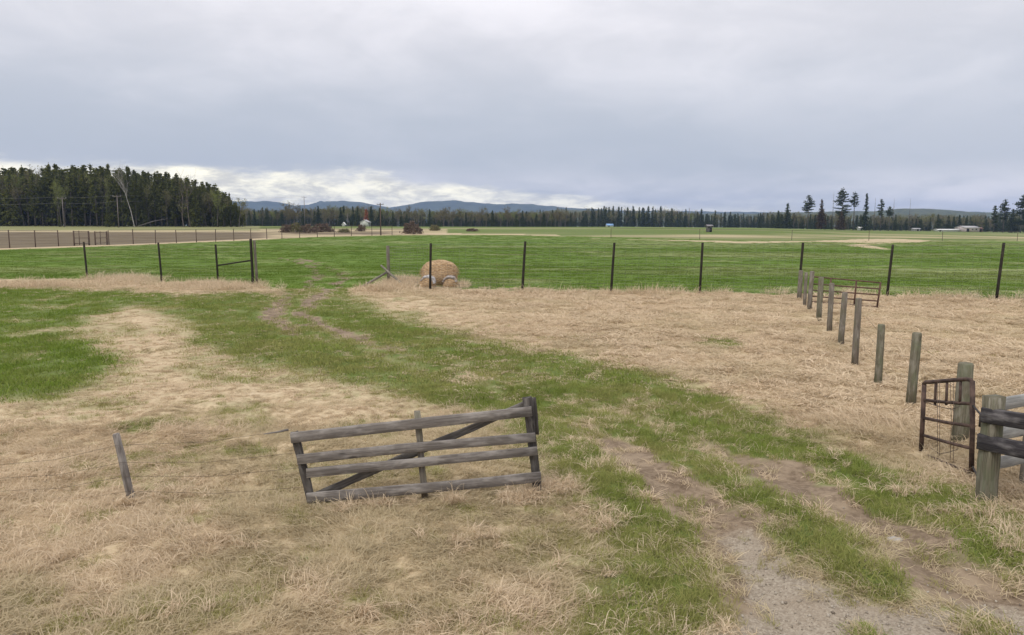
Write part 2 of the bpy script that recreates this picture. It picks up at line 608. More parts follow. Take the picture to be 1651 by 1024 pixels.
def wood_mat(name, c_dark, c_mid, c_light, moss=None):
    m, t, b, o = new_mat(name)
    a = t.n('ShaderNodeAttribute', attribute_name='grain')
    v1 = t.vmul(a.outputs['Vector'], (1.6, 70, 1))
    v2 = t.vmul(a.outputs['Vector'], (4, 14, 1))
    g1 = t.noise(v1, 1.0, 4, .6, .4)
    g2 = t.noise(v2, 1.0, 4, .6)
    c = t.mix(t.ramp01(g1, .3, .68), c_dark, c_mid)
    c = t.mix(t.math('MULTIPLY', t.ramp01(g2, .42, .72), .75), c, c_light)
    crack = t.ramp01(t.noise(t.vmul(a.outputs['Vector'], (.9, 120, 1)), 1.0, 2, .5), .30, .22)
    c = t.mix(t.math('MULTIPLY', crack, .8), c, tuple(x * .25 for x in c_dark))
    kv = t.n('ShaderNodeTexVoronoi', feature='F1')
    t.l(t.vmul(a.outputs['Vector'], (1.9, 7.5, 1)), kv.inputs['Vector'])
    kv.inputs['Scale'].default_value = 1.0
    c = t.mix(t.math('MULTIPLY', t.ramp01(kv.outputs['Distance'], .13, .05), .75), c, tuple(x * .35 for x in c_dark))
    if moss:
        g3 = t.noise(t.vmul(a.outputs['Vector'], (3, 9, 1)), 1.0, 3, .6)
        c = t.mix(t.math('MULTIPLY', t.ramp01(g3, .45, .65), .6), c, moss)
    t.l(c, b.inputs['Base Color'])
    b.inputs['Roughness'].default_value = .88
    bump(t, b, t.math('SUBTRACT', g1, t.math('MULTIPLY', crack, .7)), .55, .006)
    return m


M = {}
M['gate_wood'] = wood_mat('weathered_gate_wood', (.10, .087, .076), (.20, .178, .158), (.36, .33, .30))
M['gate_brace'] = wood_mat('weathered_brace_wood', (.06, .052, .045), (.125, .11, .097), (.24, .22, .195))
M['gate_stile'] = wood_mat('dark_gate_stile_wood', (.035, .03, .027), (.075, .066, .058), (.16, .145, .13))
M['grey_post'] = wood_mat('grey_post_wood', (.10, .085, .068), (.19, .165, .135), (.30, .275, .235), (.14, .135, .085))
M['green_post'] = wood_mat('treated_post_wood', (.085, .075, .05), (.17, .155, .11), (.27, .25, .20), (.13, .145, .085))
M['dark_post'] = wood_mat('dark_post_wood', (.016, .013, .010), (.030, .025, .018), (.05, .042, .032))
M['brown_post'] = wood_mat('brown_post_wood', (.07, .048, .036), (.12, .085, .065), (.17, .13, .10))
M['black_beam'] = wood_mat('dark_beam_wood', (.022, .020, .022), (.055, .05, .052), (.21, .195, .19))
M['pale_plank'] = wood_mat('pale_plank_wood', (.20, .20, .19), (.30, .30, .285), (.40, .40, .38))
M['pole_wood'] = wood_mat('utility_pole_wood', (.12, .10, .09), (.19, .165, .15), (.27, .24, .22))


def simple(name, c1, c2, scale, rough=.85, coord='Object', detail=4, bstr=0.0, bdist=.01, metal=0.0, stretch=None):
    m, t, b, o = new_mat(name)
    tc = t.n('ShaderNodeTexCoord')
    v = tc.outputs[coord]
    if stretch: v = t.vmul(v, stretch)
    n = t.noise(v, scale, detail, .6)
    t.l(t.mix(t.ramp01(n, .35, .65), c1, c2), b.inputs['Base Color'])
    b.inputs['Roughness'].default_value = rough
    b.inputs['Metallic'].default_value = metal
    if bstr: bump(t, b, n, bstr, bdist)
    return m


M['rust'] = simple('rusty_brown_pipe', (.045, .030, .025), (.105, .068, .053), 9, .75, bstr=.3, bdist=.003)
M['rust_red'] = simple('rusty_red_pipe', (.075, .04, .03), (.13, .07, .052), 5, .75)
M['dark_metal'] = simple('dark_hinge_metal', (.02, .018, .017), (.05, .042, .038), 20, .6)
M['wire'] = simple('galvanised_wire', (.16, .16, .155), (.24, .235, .22), 6, .55, metal=.3)
M['rusty_wire'] = simple('old_rusty_wire', (.075, .058, .048), (.13, .10, .085), 6, .7)
M['white_paint'] = simple('white_siding', (.62, .61, .59), (.74, .73, .71), .6)
M['pink_white'] = simple('pale_rose_siding', (.62, .50, .49), (.72, .64, .62), .5)
M['grey_sheet'] = simple('grey_board_siding', (.17, .155, .16), (.25, .235, .24), 2)
M['dark_opening'] = simple('dark_opening', (.02, .02, .022), (.03, .03, .032), 2)
M['blue_sheet'] = simple('blue_cover', (.16, .30, .52), (.24, .38, .60), 1.2, .6)
M['roof_grey'] = simple('grey_roof', (.35, .34, .34), (.45, .44, .44), 1)
M['roof_rust'] = simple('dull_red_boards', (.14, .075, .06), (.20, .115, .095), 1)
M['pale_stone'] = simple('pale_stone', (.30, .275, .24), (.42, .39, .35), 15, bstr=.4, bdist=.01)
M['bale_straw'] = simple('bale_straw', (.28, .175, .088), (.54, .385, .23), 9, .95, bstr=.8, bdist=.03, stretch=(1, 1, 3))
M['bale_wrap'] = simple('white_bale_wrap', (.34, .32, .31), (.62, .61, .61), 7, .8, bstr=.8, bdist=.03)
M['bale_wrap_grey'] = simple('faded_bale_wrap', (.26, .22, .19), (.46, .43, .41), 7, .8, bstr=.8, bdist=.03)
M['birch_bark'] = simple('pale_birch_bark', (.25, .235, .21), (.38, .36, .33), 2)
M['grey_bark'] = simple('grey_bark', (.085, .075, .065), (.15, .13, .115), 3)
M['twig'] = simple('bare_twigs', (.16, .13, .11), (.25, .21, .18), 1)
M['insulator'] = simple('pale_insulator', (.35, .35, .36), (.45, .45, .46), 5, .4)


def leaf_mat(name, c1, c2, c3=None, trans=.25):
    m = bpy.data.materials.new(name)
    m.use_nodes = True
    t = NT(m.node_tree)
    o = t.n('ShaderNodeOutputMaterial')
    oi = t.n('ShaderNodeObjectInfo')
    a = t.n('ShaderNodeAttribute', attribute_name='leafv')
    c = t.mix(a.outputs['Fac'], c1, c2)
    if c3:
        c = t.mix(t.math('MULTIPLY', oi.outputs['Random'], .8), c, c3)
    d = t.n('ShaderNodeBsdfDiffuse')
    tr = t.n('ShaderNodeBsdfTranslucent')
    t.l(c, d.inputs[0]); t.l(c, tr.inputs[0])
    mx = t.n('ShaderNodeMixShader')
    mx.inputs[0].default_value = trans
    t.l(d.outputs[0], mx.inputs[1]); t.l(tr.outputs[0], mx.inputs[2])
    t.l(mx.outputs[0], o.inputs[0])
    return m


M['needles'] = leaf_mat('conifer_needles', (.066, .078, .022), (.18, .185, .052), (.09, .098, .030), .27)
M['needles_far'] = leaf_mat('far_conifer_needles', (.040, .054, .024), (.110, .125, .048), (.050, .068, .034), .22)
M['needles_brown'] = leaf_mat('browned_needles', (.055, .045, .022), (.12, .085, .045), None, .15)
M['bud_leaves'] = leaf_mat('budding_leaves', (.13, .13, .055), (.24, .24, .10), (.17, .14, .085), .3)
M['bud_fresh'] = leaf_mat('fresh_spring_leaves', (.15, .18, .05), (.26, .29, .09), (.19, .21, .07), .3)
M['brown_buds'] = leaf_mat('brown_budding_twigs', (.115, .095, .05), (.21, .18, .095), (.15, .135, .07), .2)
M['red_twigs'] = leaf_mat('red_brown_twigs', (.12, .085, .065), (.21, .155, .115), (.16, .12, .085), .3)
M['orange_leaves'] = leaf_mat('rusty_orange_leaves', (.30, .10, .04), (.42, .18, .09), None, .2)


# dry and green grass blades: colour from blade, tuft and place
def grass_mat(name, ca, cb, cc, cd_, trans):
    m = bpy.data.materials.new(name)
    m.use_nodes = True
    t = NT(m.node_tree)
    o = t.n('ShaderNodeOutputMaterial')
    oi = t.n('ShaderNodeObjectInfo')
    bl = t.n('ShaderNodeAttribute', attribute_name='bladev')
    tn = t.n('ShaderNodeAttribute', attribute_name='tint', attribute_type='INSTANCER')
    c = t.mix(bl.outputs['Fac'], ca, cb)
    c = t.mix(t.math('MULTIPLY', oi.outputs['Random'], .6), c, cc)
    c = t.mix(tn.outputs['Fac'], c, cd_)
    d = t.n('ShaderNodeBsdfDiffuse')
    tr = t.n('ShaderNodeBsdfTranslucent')
    t.l(c, d.inputs[0]); t.l(c, tr.inputs[0])
    mx = t.n('ShaderNodeMixShader')
    mx.inputs[0].default_value = trans
    t.l(d.outputs[0], mx.inputs[1]); t.l(tr.outputs[0], mx.inputs[2])
    t.l(mx.outputs[0], o.inputs[0])
    return m


M['dry'] = grass_mat('dry_grass_blades', (.46, .35, .222), (.87, .73, .545), (.58, .455, .31), (.47, .40, .245), .35)
M['green'] = grass_mat('green_grass_blades', (.115, .19, .026), (.21, .29, .045), (.18, .235, .05), (.33, .30, .12), .3)
M['crop'] = grass_mat('green_crop_blades', (.088, .15, .020), (.135, .205, .031), (.112, .172, .026), (.22, .24, .085), .3)

# ------------------------------------------------------------------ ground
gm, t, b, o = new_mat('meadow_ground')
za = t.n('ShaderNodeAttribute', attribute_name='zone')      # r green, g dirt, b gravel
zb = t.n('ShaderNodeAttribute', attribute_name='zone2')     # r crop, g pale streak, b ploughed
s1 = t.n('ShaderNodeSeparateColor'); t.l(za.outputs['Color'], s1.inputs[0])
s2 = t.n('ShaderNodeSeparateColor'); t.l(zb.outputs['Color'], s2.inputs[0])
pos = t.n('ShaderNodeNewGeometry').outputs['Position']
nf = t.noise(pos, 14, 5, .65)
nm = t.noise(pos, 2.2, 5, .6, .4)
nl = t.noise(t.vmul(pos, (.10, .35, 1)), 1.0, 5, .6)
nbig = t.noise(t.vmul(pos, (.012, .05, .1)), 1.0, 4, .6)
dry = t.mix(t.ramp01(nf, .3, .7), (.35, .27, .165), (.59, .47, .31))
dry = t.mix(t.math('MULTIPLY', t.ramp01(nm, .45, .75), .4), dry, (.62, .51, .36))
green = t.mix(t.ramp01(nf, .3, .7), (.075, .11, .022), (.14, .19, .045))
green = t.mix(t.math('MULTIPLY', t.ramp01(nbig, .4, .65), .4), green, (.17, .20, .075))
crop = t.mix(t.ramp01(nl, .3, .7), (.088, .148, .021), (.128, .192, .031))
crop = t.mix(t.math('MULTIPLY', t.ramp01(nm, .5, .8), .35), crop, (.15, .20, .07))
dirt = t.mix(t.ramp01(nf, .3, .7), (.125, .09, .060), (.25, .19, .132))
dirt = t.mix(t.ramp01(nm, .4, .75), dirt, (.31, .24, .165))
plow = t.mix(t.ramp01(nl, .3, .7), (.12, .092, .056), (.175, .142, .092))
vo = t.n('ShaderNodeTexVoronoi', feature='F1')
t.l(pos, vo.inputs['Vector']); vo.inputs['Scale'].default_value = 55
grv = t.mix(vo.outputs['Color'], (.215, .175, .13), (.40, .345, .27))
grv = t.mix(t.math('MULTIPLY', t.ramp01(nm, .4, .7), .5), grv, (.30, .24, .175))
fg = t.math('ADD', s1.outputs[0], t.math('MULTIPLY', t.math('SUBTRACT', nf, .5), .5), clamp=True)
col = t.mix(fg, dry, green)
col = t.mix(s2.outputs[0], col, crop)
col = t.mix(s2.outputs[1], col, (.30, .30, .15))
fd = t.ramp01(t.math('ADD', s1.outputs[1], t.math('MULTIPLY', t.math('SUBTRACT', nf, .5), .7)), .2, .8)
col = t.mix(fd, col, dirt)
col = t.mix(s2.outputs[2], col, plow)
fv = t.ramp01(t.math('ADD', s1.outputs[2], t.math('MULTIPLY', t.math('SUBTRACT', nf, .5), .8)), .25, .75)
col = t.mix(fv, col, grv)
t.l(col, b.inputs['Base Color'])
b.inputs['Roughness'].default_value = .95
b.inputs['Specular IOR Level'].default_value = .1
bump(t, b, t.math('ADD', nf, t.math('MULTIPLY', vo.outputs['Distance'], s1.outputs[2])), .5, .03)
M['ground'] = gm

angs = np.concatenate([np.arange(-46, 46.01, 0.22), np.arange(50, 312, 4.0)])
angs = np.radians(angs)
rr = [0.8]
while rr[-1] < 4700:
    rr.append(rr[-1] * (1.0175 if rr[-1] < 600 else 1.06))
rr = np.array(rr)
NA, NR = len(angs), len(rr)
gx = (rr[:, None] * np.sin(angs)[None, :]).ravel()
gy = (rr[:, None] * np.cos(angs)[None, :]).ravel()
gx = np.append(gx, 0.0); gy = np.append(gy, 0.0)
gzv = gz(gx, gy)
Z = zones(gx, gy)
ii, jj = np.meshgrid(np.arange(NR - 1), np.arange(NA), indexing='ij')
j2 = (jj + 1) % NA
GQ = np.stack([ii * NA + jj, (ii + 1) * NA + jj, (ii + 1) * NA + j2, ii * NA + j2], -1).reshape(-1, 4)
GT = np.stack([np.full(NA, NR * NA), np.arange(NA), (np.arange(NA) + 1) % NA], -1)
GV = np.stack([gx, gy, gzv], -1)
zone = np.stack([Z['g'], Z['dirt'], Z['grav'], np.ones_like(gx)], -1)
zone2 = np.stack([Z['crop'], Z['streak'], Z['plow'], np.ones_like(gx)], -1)
cls = np.zeros(len(GQ), int)
fc = lambda a: a[GQ].mean(1)
cls[fc(Z['dirt']) > .5] = 1
cls[fc(Z['grav']) > .5] = 2
cls[fc(Z['crop']) > .5] = 3
cls[fc(Z['plow']) > .5] = 4
nrm_mesh = mesh_from('tmp', GV, GQ, GT)
VN = np.zeros(len(GV) * 3, np.float32)
nrm_mesh.vertices.foreach_get('normal', VN)
VN = VN.reshape(-1, 3)
bpy.data.meshes.remove(nrm_mesh)
for k, nm_ in enumerate(['ground', 'dirt_track', 'gravel_road', 'crop_field', 'ploughed_field']):
    q = GQ[cls == k]
    tt = GT if k == 2 else None
    used = np.unique(q if tt is None else np.concatenate([q.ravel(), tt.ravel()]))
    mp = np.full(len(GV), -1); mp[used] = np.arange(len(used))
    me = mesh_from(nm_, GV[used], mp[q], None if tt is None else mp[tt], M['ground'], {'zone': zone[used], 'zone2': zone2[used]}, True)
    me.normals_split_custom_set_from_vertices(VN[used].tolist())
    o_ = bpy.data.objects.new(nm_, me)
    link(o_)
    tag(o_, kind='structure')

# ------------------------------------------------------------------ far hills
def ridge(name, r0, r1, px0, px1, prof, mat, seed, nrow=18, npx=3.0, rough=.08):
    """a range of hills: a strip of real terrain between two distances, its crest drawn by (pixel, height above horizon in pixels)"""
    us = np.arange(px0, px1, npx)
    rs = np.linspace(r0, r1, nrow)
    rc = (r0 + r1) / 2
    crest = np.interp(us, [p[0] for p in prof], [p[1] for p in prof]) / FPX * rc
    V = []
    for k, r_ in enumerate(rs):
        e = math.sin(math.pi * k / (nrow - 1)) ** .8
        a = (us - PW / 2) / FPX
        x, y = r_ * a, np.full(us.shape, r_)
        n = fbm(x / (r1 - r0) * 9, y / (r1 - r0) * 9, seed, 4) - .5
        zz = 1.5 + (crest + CAM_H) * e * (1 + rough * 2 * n * (1 if k != nrow // 2 else .3)) - (8 if k in (0, nrow - 1) else 0)
        V.append(np.stack([x, y, zz], -1))
    V = np.concatenate(V)
    n = len(us)
    i, j = np.meshgrid(np.arange(nrow - 1), np.arange(n - 1), indexing='ij')
    Q = np.stack([i * n + j, i * n + j + 1, (i + 1) * n + j + 1, (i + 1) * n + j], -1).reshape(-1, 4)
    o_ = bpy.data.objects.new(name, mesh_from(name, V, Q, None, mat, None, True))
    link(o_)
    return tag(o_, kind='structure')


M['hill'] = simple('wooded_hills', (.035, .05, .028), (.065, .08, .042), .012, .95, detail=6)
M['hill_near'] = simple('near_wooded_rise', (.035, .048, .024), (.095, .105, .045), .09, .95, detail=6)
ridge('hills', 3700, 4700, -400, 2100,
      [(-400, 24), (100, 34), (300, 36), (395, 38), (425, 39), (455, 36), (478, 31), (500, 32), (520, 38), (560, 39), (585, 37.5), (610, 33), (630, 30), (650, 33), (690, 39), (712, 38.5), (735, 40.5), (760, 38.5), (800, 36), (850, 35.5), (880, 32), (930, 29), (990, 27), (1100, 25), (1300, 24), (1700, 26), (2100, 25)], M['hill'], 301)
ridge('hill_slope', 1500, 2300, 700, 2100,
      [(700, 5), (840, 20), (900, 27), (960, 25), (1000, 22), (1100, 20), (1200, 21), (1260, 24), (1330, 24), (1400, 26), (1450, 31), (1490, 30), (1560, 25), (1700, 22), (2100, 22)], M['hill_near'], 333, npx=4, rough=.10)

# ------------------------------------------------------------------ trees: a few shapes of each kind
def leaf_quads(C, size, rs, flat=0.5):
    """one small face per centre, turned at random"""
    n = len(C)
    a = rs.normal(size=(n, 3)); a[:, 2] *= flat
    a /= np.linalg.norm(a, axis=1)[:, None]
    b_ = rs.normal(size=(n, 3)); b_[:, 2] *= flat
    b_ -= (b_ * a).sum(1)[:, None] * a
    b_ /= np.linalg.norm(b_, axis=1)[:, None]
    sz = (size * rs.uniform(.6, 1.35, n))[:, None]
    V = np.stack([C - a * sz, C + b_ * sz * .55, C + a * sz, C - b_ * sz * .55], 1).reshape(-1, 3)
    Q = np.arange(n * 4).reshape(n, 4)
    return V, Q


def crown_mesh(name, C, size, mat, rs, flat=.5, vfun=None):
    V, Q = leaf_quads(C, size, rs, flat)
    lv = np.repeat(rs.uniform(0, 1, len(C)) if vfun is None else vfun, 4)
    return mesh_from(name, V, Q, None, mat, {'leafv': lv})


def conifer(seed, h, base, wid, kind, mat):
    """height h; needles from base*h up; wid = crown radius"""
    rs = np.random.default_rng(seed)
    C, S = [], []
    z = base * h
    while z < h * .985:
        t_ = (z - base * h) / (h * (1 - base))
        if kind == 'spruce':
            r_ = wid * (1 - t_) ** .85 * (0.55 + .45 * min(1, t_ * 6)) + .12
        else:
            r_ = wid * (math.sin(math.pi * min(1, .16 + t_ * .84)) ** .7) * (1 - .35 * t_) + .12
        nb = rs.integers(4, 8) if kind == 'spruce' else rs.integers(3, 6)
        for k in range(nb):
            th = rs.uniform(0, 2 * math.pi)
            L = r_ * rs.uniform(.6, 1.18)
            droop = -.35 if kind == 'spruce' else .12
            m = max(2, int(L / .32))
            for q in np.linspace(.15, 1, m):
                nn_ = 3 if kind == 'spruce' else 4
                for _ in range(nn_):
                    C.append((math.cos(th) * L * q + rs.normal() * .16, math.sin(th) * L * q + rs.normal() * .16, z + droop * L * q + rs.normal() * .14))
                    S.append((.36 if q < .9 else .28) * (h / 17) ** .5)
        z += h * (.024 if kind == 'spruce' else .031) * rs.uniform(.7, 1.5)
    C.append((0, 0, h)); S.append(.35)
    C = np.array(C)
    cm = crown_mesh('crown', C, np.array(S), mat, rs, .7)
    mb = MB()
    lean = rs.normal(size=2) * .15
    mb.tube([(0, 0, -.3), (lean[0] * .3, lean[1] * .3, h * .4), (0, 0, h * .97)], [h * .0115 + .05, h * .009 + .02, .03], 6)
    if kind == 'pine':
        for k in range(14):
            zz = rs.uniform(.15, base + .1) * h
            th = rs.uniform(0, 6.28)
            L = rs.uniform(.4, 1.1)
            mb.tube([(0, 0, zz), (math.cos(th) * L, math.sin(th) * L, zz - .1)], [.03, .012], 3, caps=False)
    return mb.mesh('trunk', M['grey_bark']), cm


def branchy(seed, h, spread, levels=3, fork=.35, trunk_r=.14, nch=5):
    """recursive bare branches; returns MB of wood and list of twig tips"""
    rs = np.random.default_rng(seed)
    mb = MB()
    tips = []

    def grow(p, d, L, r_, lev):
        pts = [p]
        rad = [r_]
        q, dd = p.copy(), d.copy()
        for k in range(3):
            dd = dd + rs.normal(size=3) * .10 + np.array([0, 0, .06])
            dd /= np.linalg.norm(dd)
            q = q + dd * L / 3
            pts.append(q.copy()); rad.append(r_ * (1 - .26 * (k + 1)))
        mb.tube(pts, rad, 5 if lev == 0 else 3, caps=False)
        if lev >= levels:
            tips.extend(pts[1:])
            return
        for k in range(nch if lev else nch + 4):
            f = rs.uniform(fork if lev == 0 else .25, 1.0)
            i = min(2, int(f * 3)); a = f * 3 - i
            st = pts[i] * (1 - a) + pts[i + 1] * a
            th = rs.uniform(0, 6.28)
            side = np.array([math.cos(th), math.sin(th), rs.uniform(.3, 1.0)])
            nd = dd * .55 + side * spread
            nd /= np.linalg.norm(nd)
            grow(st, nd, L * rs.uniform(.30, .5), r_ * .42, lev + 1)
    grow(np.array([0, 0, -.2]), np.array([rs.normal() * .04, rs.normal() * .04, 1.0]), h * .86, trunk_r, 0)
    return mb, np.array(tips)


def deciduous(seed, h, mat, bark, leaves=700, levels=2, spread=.75, fork=.3, lsize=.22, tr=None):
    rs = np.random.default_rng(seed + 900)
    mb, tips = branchy(seed, h, spread, levels, fork, tr or h * .012 + .03)
    C = tips[rs.integers(0, len(tips), leaves)] + rs.normal(size=(leaves, 3)) * h * .03
    return mb.mesh('trunk', bark), crown_mesh('crown', C, np.full(leaves, lsize), mat, rs, 1.0)


def shrub(seed, h, wid, mat, n=900):
    rs = np.random.default_rng(seed)
    mb = MB()
    for k in range(12):
        th = rs.uniform(0, 6.28); L = rs.uniform(.3, 1) * wid
        mb.tube([(math.cos(th) * .2, math.sin(th) * .2, -.1), (math.cos(th) * L * .5, math.sin(th) * L * .5, h * .5), (math.cos(th) * L, math.sin(th) * L, h * rs.uniform(.7, 1))], [.04, .03, .012], 3, caps=False)
    nc = 11
    cx_, cy_ = rs.uniform(-.85, .85, nc) * wid, rs.uniform(-.85, .85, nc) * wid
    ch = h * rs.uniform(.45, 1.0, nc) * (1 - .35 * np.hypot(cx_, cy_) / wid / 1.2)
    k_ = rs.integers(0, nc, n)
    zz = rs.uniform(0, 1, n) ** .8
    sp_ = wid * .26 * (1.15 - .75 * zz)
    C = np.stack([cx_[k_] + rs.normal(size=n) * sp_, cy_[k_] + rs.normal(size=n) * sp_, zz * ch[k_] + rs.normal(size=n) * .06], -1)
    return mb.mesh('stem', M['twig']), crown_mesh('foliage', C, np.full(n, .26), mat, rs, 1.0)


PINES = [conifer(20 + k, 20, b_, w_, 'pine', M['needles']) for k, (b_, w_) in enumerate([(.30, 2.5), (.24, 2.7), (.34, 2.3), (.18, 2.9), (.28, 2.3)])]
SPRUCES = [conifer(40 + k, 18, b_, w_, 'spruce', M['needles']) for k, (b_, w_) in enumerate([(.06, 2.9), (.08, 2.5), (.05, 3.2), (.12, 2.6)])]
FARSPR = [conifer(60 + k, 13, b_, w_, 'spruce', M['needles_far']) for k, (b_, w_) in enumerate([(.04, 2.5), (.06, 2.1), (.04, 2.9)])]
ASPENS = [deciduous(80 + k, 14, M['bud_leaves'], M['grey_bark']) for k in range(3)]
FRESH = [deciduous(90 + k, 14, M['bud_fresh'], M['grey_bark'], 800) for k in range(2)]
BROWN = [deciduous(100 + k, 11, M['brown_buds'], M['grey_bark'], 700) for k in range(2)]
SHRUBS = [shrub(120 + k, 3.2, 2.4, mt) for k, mt in enumerate([M['red_twigs'], M['red_twigs'], M['bud_leaves']])]


def plant_tree(name, kindmesh, x, y, sc, label, cat='tree', group=None, wide=1.0, rz=None, parts=('trunk', 'crown'), z=None):
    o_ = empty(name, (x, y, float(gz(np.array([x]), np.array([y]))[0]) if z is None else z), label, cat, group)
    o_.rotation_euler.z = random.uniform(0, 6.28) if rz is None else rz
    o_.scale = (sc * wide, sc * wide, sc)
    for me, nm_ in zip(kindmesh, parts):
        c = bpy.data.objects.new(nm_, me)
        if nm_ == 'twigs': c['kind'] = 'stuff'
        c.parent = o_
        link(c)
    return o_


def px_x(px, y):
    """x on the ground at depth y for a pixel column (horizon row)"""
    return (px - PW / 2) / FPX * y * 1.0


# the tall wood on the left
GL = 'conifers of the left wood'
def wood_top(px):
    return np.interp(px, [-80, 0, 60, 130, 200, 260, 310, 340, 370, 388, 400], [272, 271, 269, 267, 270, 276, 284, 293, 308, 325, 345])


rows = [(238, 2.0, 0), (243, 2.2, 1), (249, 2.6, 2), (256, 3.2, 3)]
for (yy, stp, rw) in rows:
    px = -75.0
    while px < 398:
        y_ = yy + random.uniform(-2, 2)
        x_ = px_x(px, y_)
        g_ = float(gz(np.array([x_]), np.array([y_]))[0])
        H_ = max(4.0, (364 - wood_top(px)) * y_ / FPX - g_ + 3 + random.uniform(-1.8, .5))
        if rw == 0: H_ *= random.uniform(.78, 1.0)
        rv = random.random()
        if rv < (.42 if px < 120 else .14) and px < 380:
            A = random.choice(ASPENS + FRESH)
            plant_tree('aspen_tree', A, x_, y_, H_ / 14 * .84, 'thin budding broadleaf tree mixed among the conifers of the tall left wood', 'tree', 'budding broadleaf trees of the left wood', wide=.75)
        elif rv < .75:
            plant_tree('pine_tree', random.choice(PINES), x_, y_, H_ / 20, 'dark bare-stemmed conifer in the dense tall wood at the left edge', 'tree', GL, wide=random.uniform(.9, 1.2) * max(1, 15 / H_) ** .5)
        else:
            plant_tree('spruce_tree', random.choice(SPRUCES), x_, y_, H_ / 18, 'dark full-skirted conifer in the dense tall wood at the left edge', 'tree', 'spruces of the left wood', wide=random.uniform(.85, 1.1))
        px += stp / y_ * FPX * random.uniform(.7, 1.35)
# single trees in front of the wood
mbw, tips = branchy(203, 17.5, .30, 2, .55, .16, 4)
tw = MB()
for k in range(160):
    q = tips[k % len(tips)] + np.random.default_rng(k).normal(size=3) * .15
    d_ = np.random.default_rng(k + 999).normal(size=3) * .5 + np.array([0, 0, .4])
    tw.tube([q, q + d_], [.02, .008], 3, caps=False)
y_ = 232.0
plant_tree('birch_tree', (mbw.mesh('trunk', M['birch_bark']), tw.mesh('twigs', M['birch_bark'])), px_x(221, y_), y_, 1.0, 'tall bare white-barked tree forking high, in front of the dark left wood', parts=('trunk', 'twigs'), rz=2.0).rotation_euler = (0, R(-3.5), 2.0)
for k, (px, hh) in enumerate([(300, 13.0), (308, 14.5)]):
    mbw, tips = branchy(230 + k, hh, .42, 3, .3, .10, 4)
    plant_tree('bare_tree', (mbw.mesh('trunk', M['twig']),), px_x(px, 233), 233 + k, 1.0,
               ['bare grey branchy tree, left one of the pair before the left wood', 'bare grey branchy tree, taller right one of the pair before the left wood'][k], parts=('trunk',))
plant_tree('aspen_tree', FRESH[0], px_x(354, 234), 234, .80, 'pale olive leafing tree at the right end of the left wood', wide=.7)
plant_tree('aspen_tree', ASPENS[1], px_x(388, 236), 236, .62, 'grey-brown twiggy tree at the right tip of the left wood', wide=1.1)
plant_tree('aspen_tree', FRESH[1], px_x(104, 233), 233, .95, 'yellow-green leafing tree beside the left power pole', wide=.55)
plant_tree('spruce_tree', SPRUCES[2], px_x(178, 231), 231, .32, 'small young conifer at the foot of the wood left of the power pole', wide=1.2)
plant_tree('spruce_tree', SPRUCES[0], px_x(101, 230), 230, .22, 'smallest young conifer, narrow, at the edge of the left wood', wide=.9)
p0, p1 = Vector((px_x(228, 231), 231, 2.9)), Vector((px_x(275, 232), 232, 5.2))
tag(MB().tube([p0, (p0 + p1) / 2 + Vector((0, 0, .3)), p1], [.16, .13, .07], 6, .05).build('fallen_trunk', M['grey_bark'], loc=p0), 'pale fallen trunk leaning low against the dark left wood', 'fallen tree')

# tree line across the middle
def line_top(px):
    return np.interp(px, [400, 470, 560, 640, 700, 800, 900, 950, 985, 1050, 1100, 1150, 1230, 1300, 1400, 1500, 1600, 1660], [338, 337, 335, 339, 340, 341, 340, 337, 336, 336, 338, 342, 345, 346, 346, 344, 343, 343])


nfar = 0
for (yy, stp) in ((405, 3.4), (430, 3.8)):
    px = 396.0
    while px < 905:
        y_ = yy + random.uniform(-8, 8)
        x_ = px_x(px, y_)
        H_ = (367 - line_top(px)) * y_ / FPX * random.uniform(.7, 1.05)
        frac = .45 if px < 470 else (.22 if px < 820 else .5)
        if random.random() < frac:
            plant_tree('spruce_tree', random.choice(FARSPR), x_, y_, H_ / 13, 'small dark conifer among brown trees below the blue hills', 'tree', 'conifers of the middle tree line', wide=random.uniform(.9, 1.25))
        else:
            kd = random.choice(ASPENS + BROWN + BROWN + FRESH[:1])
            plant_tree('broadleaf_tree', kd, x_, y_, H_ / (11 if kd in BROWN else 14), 'brown-green budding tree in the line below the blue hills', 'tree', 'broadleaf trees below the hills', wide=random.uniform(1.0, 1.35))
        px += stp / y_ * FPX * random.uniform(.6, 1.4)
for (yy, stp) in ((545, 3.0), (565, 3.6)):
    px = 870.0
    while px < 1260:
        y_ = yy + random.uniform(-6, 6)
        x_ = px_x(px, y_)
        H_ = (367 - line_top(px)) * y_ / FPX * random.uniform(.62, 1.12)
        if random.random() < .24:
            plant_tree('broadleaf_tree', random.choice(ASPENS + FRESH), x_, y_, H_ / 14 * .85, 'olive budding tree among the pointed conifers of the far row', 'tree', 'broadleaf trees of the far row', wide=1.3)
            px += stp / y_ * FPX * random.uniform(.6, 1.5)
            continue
        plant_tree('spruce_tree', random.choice(FARSPR), x_, y_, H_ / 13, 'dark pointed conifer in the far row along the middle horizon', 'tree', 'spruces of the far row', wide=random.uniform(.7, 1.0))
        px += stp / y_ * FPX * random.uniform(.6, 1.5)
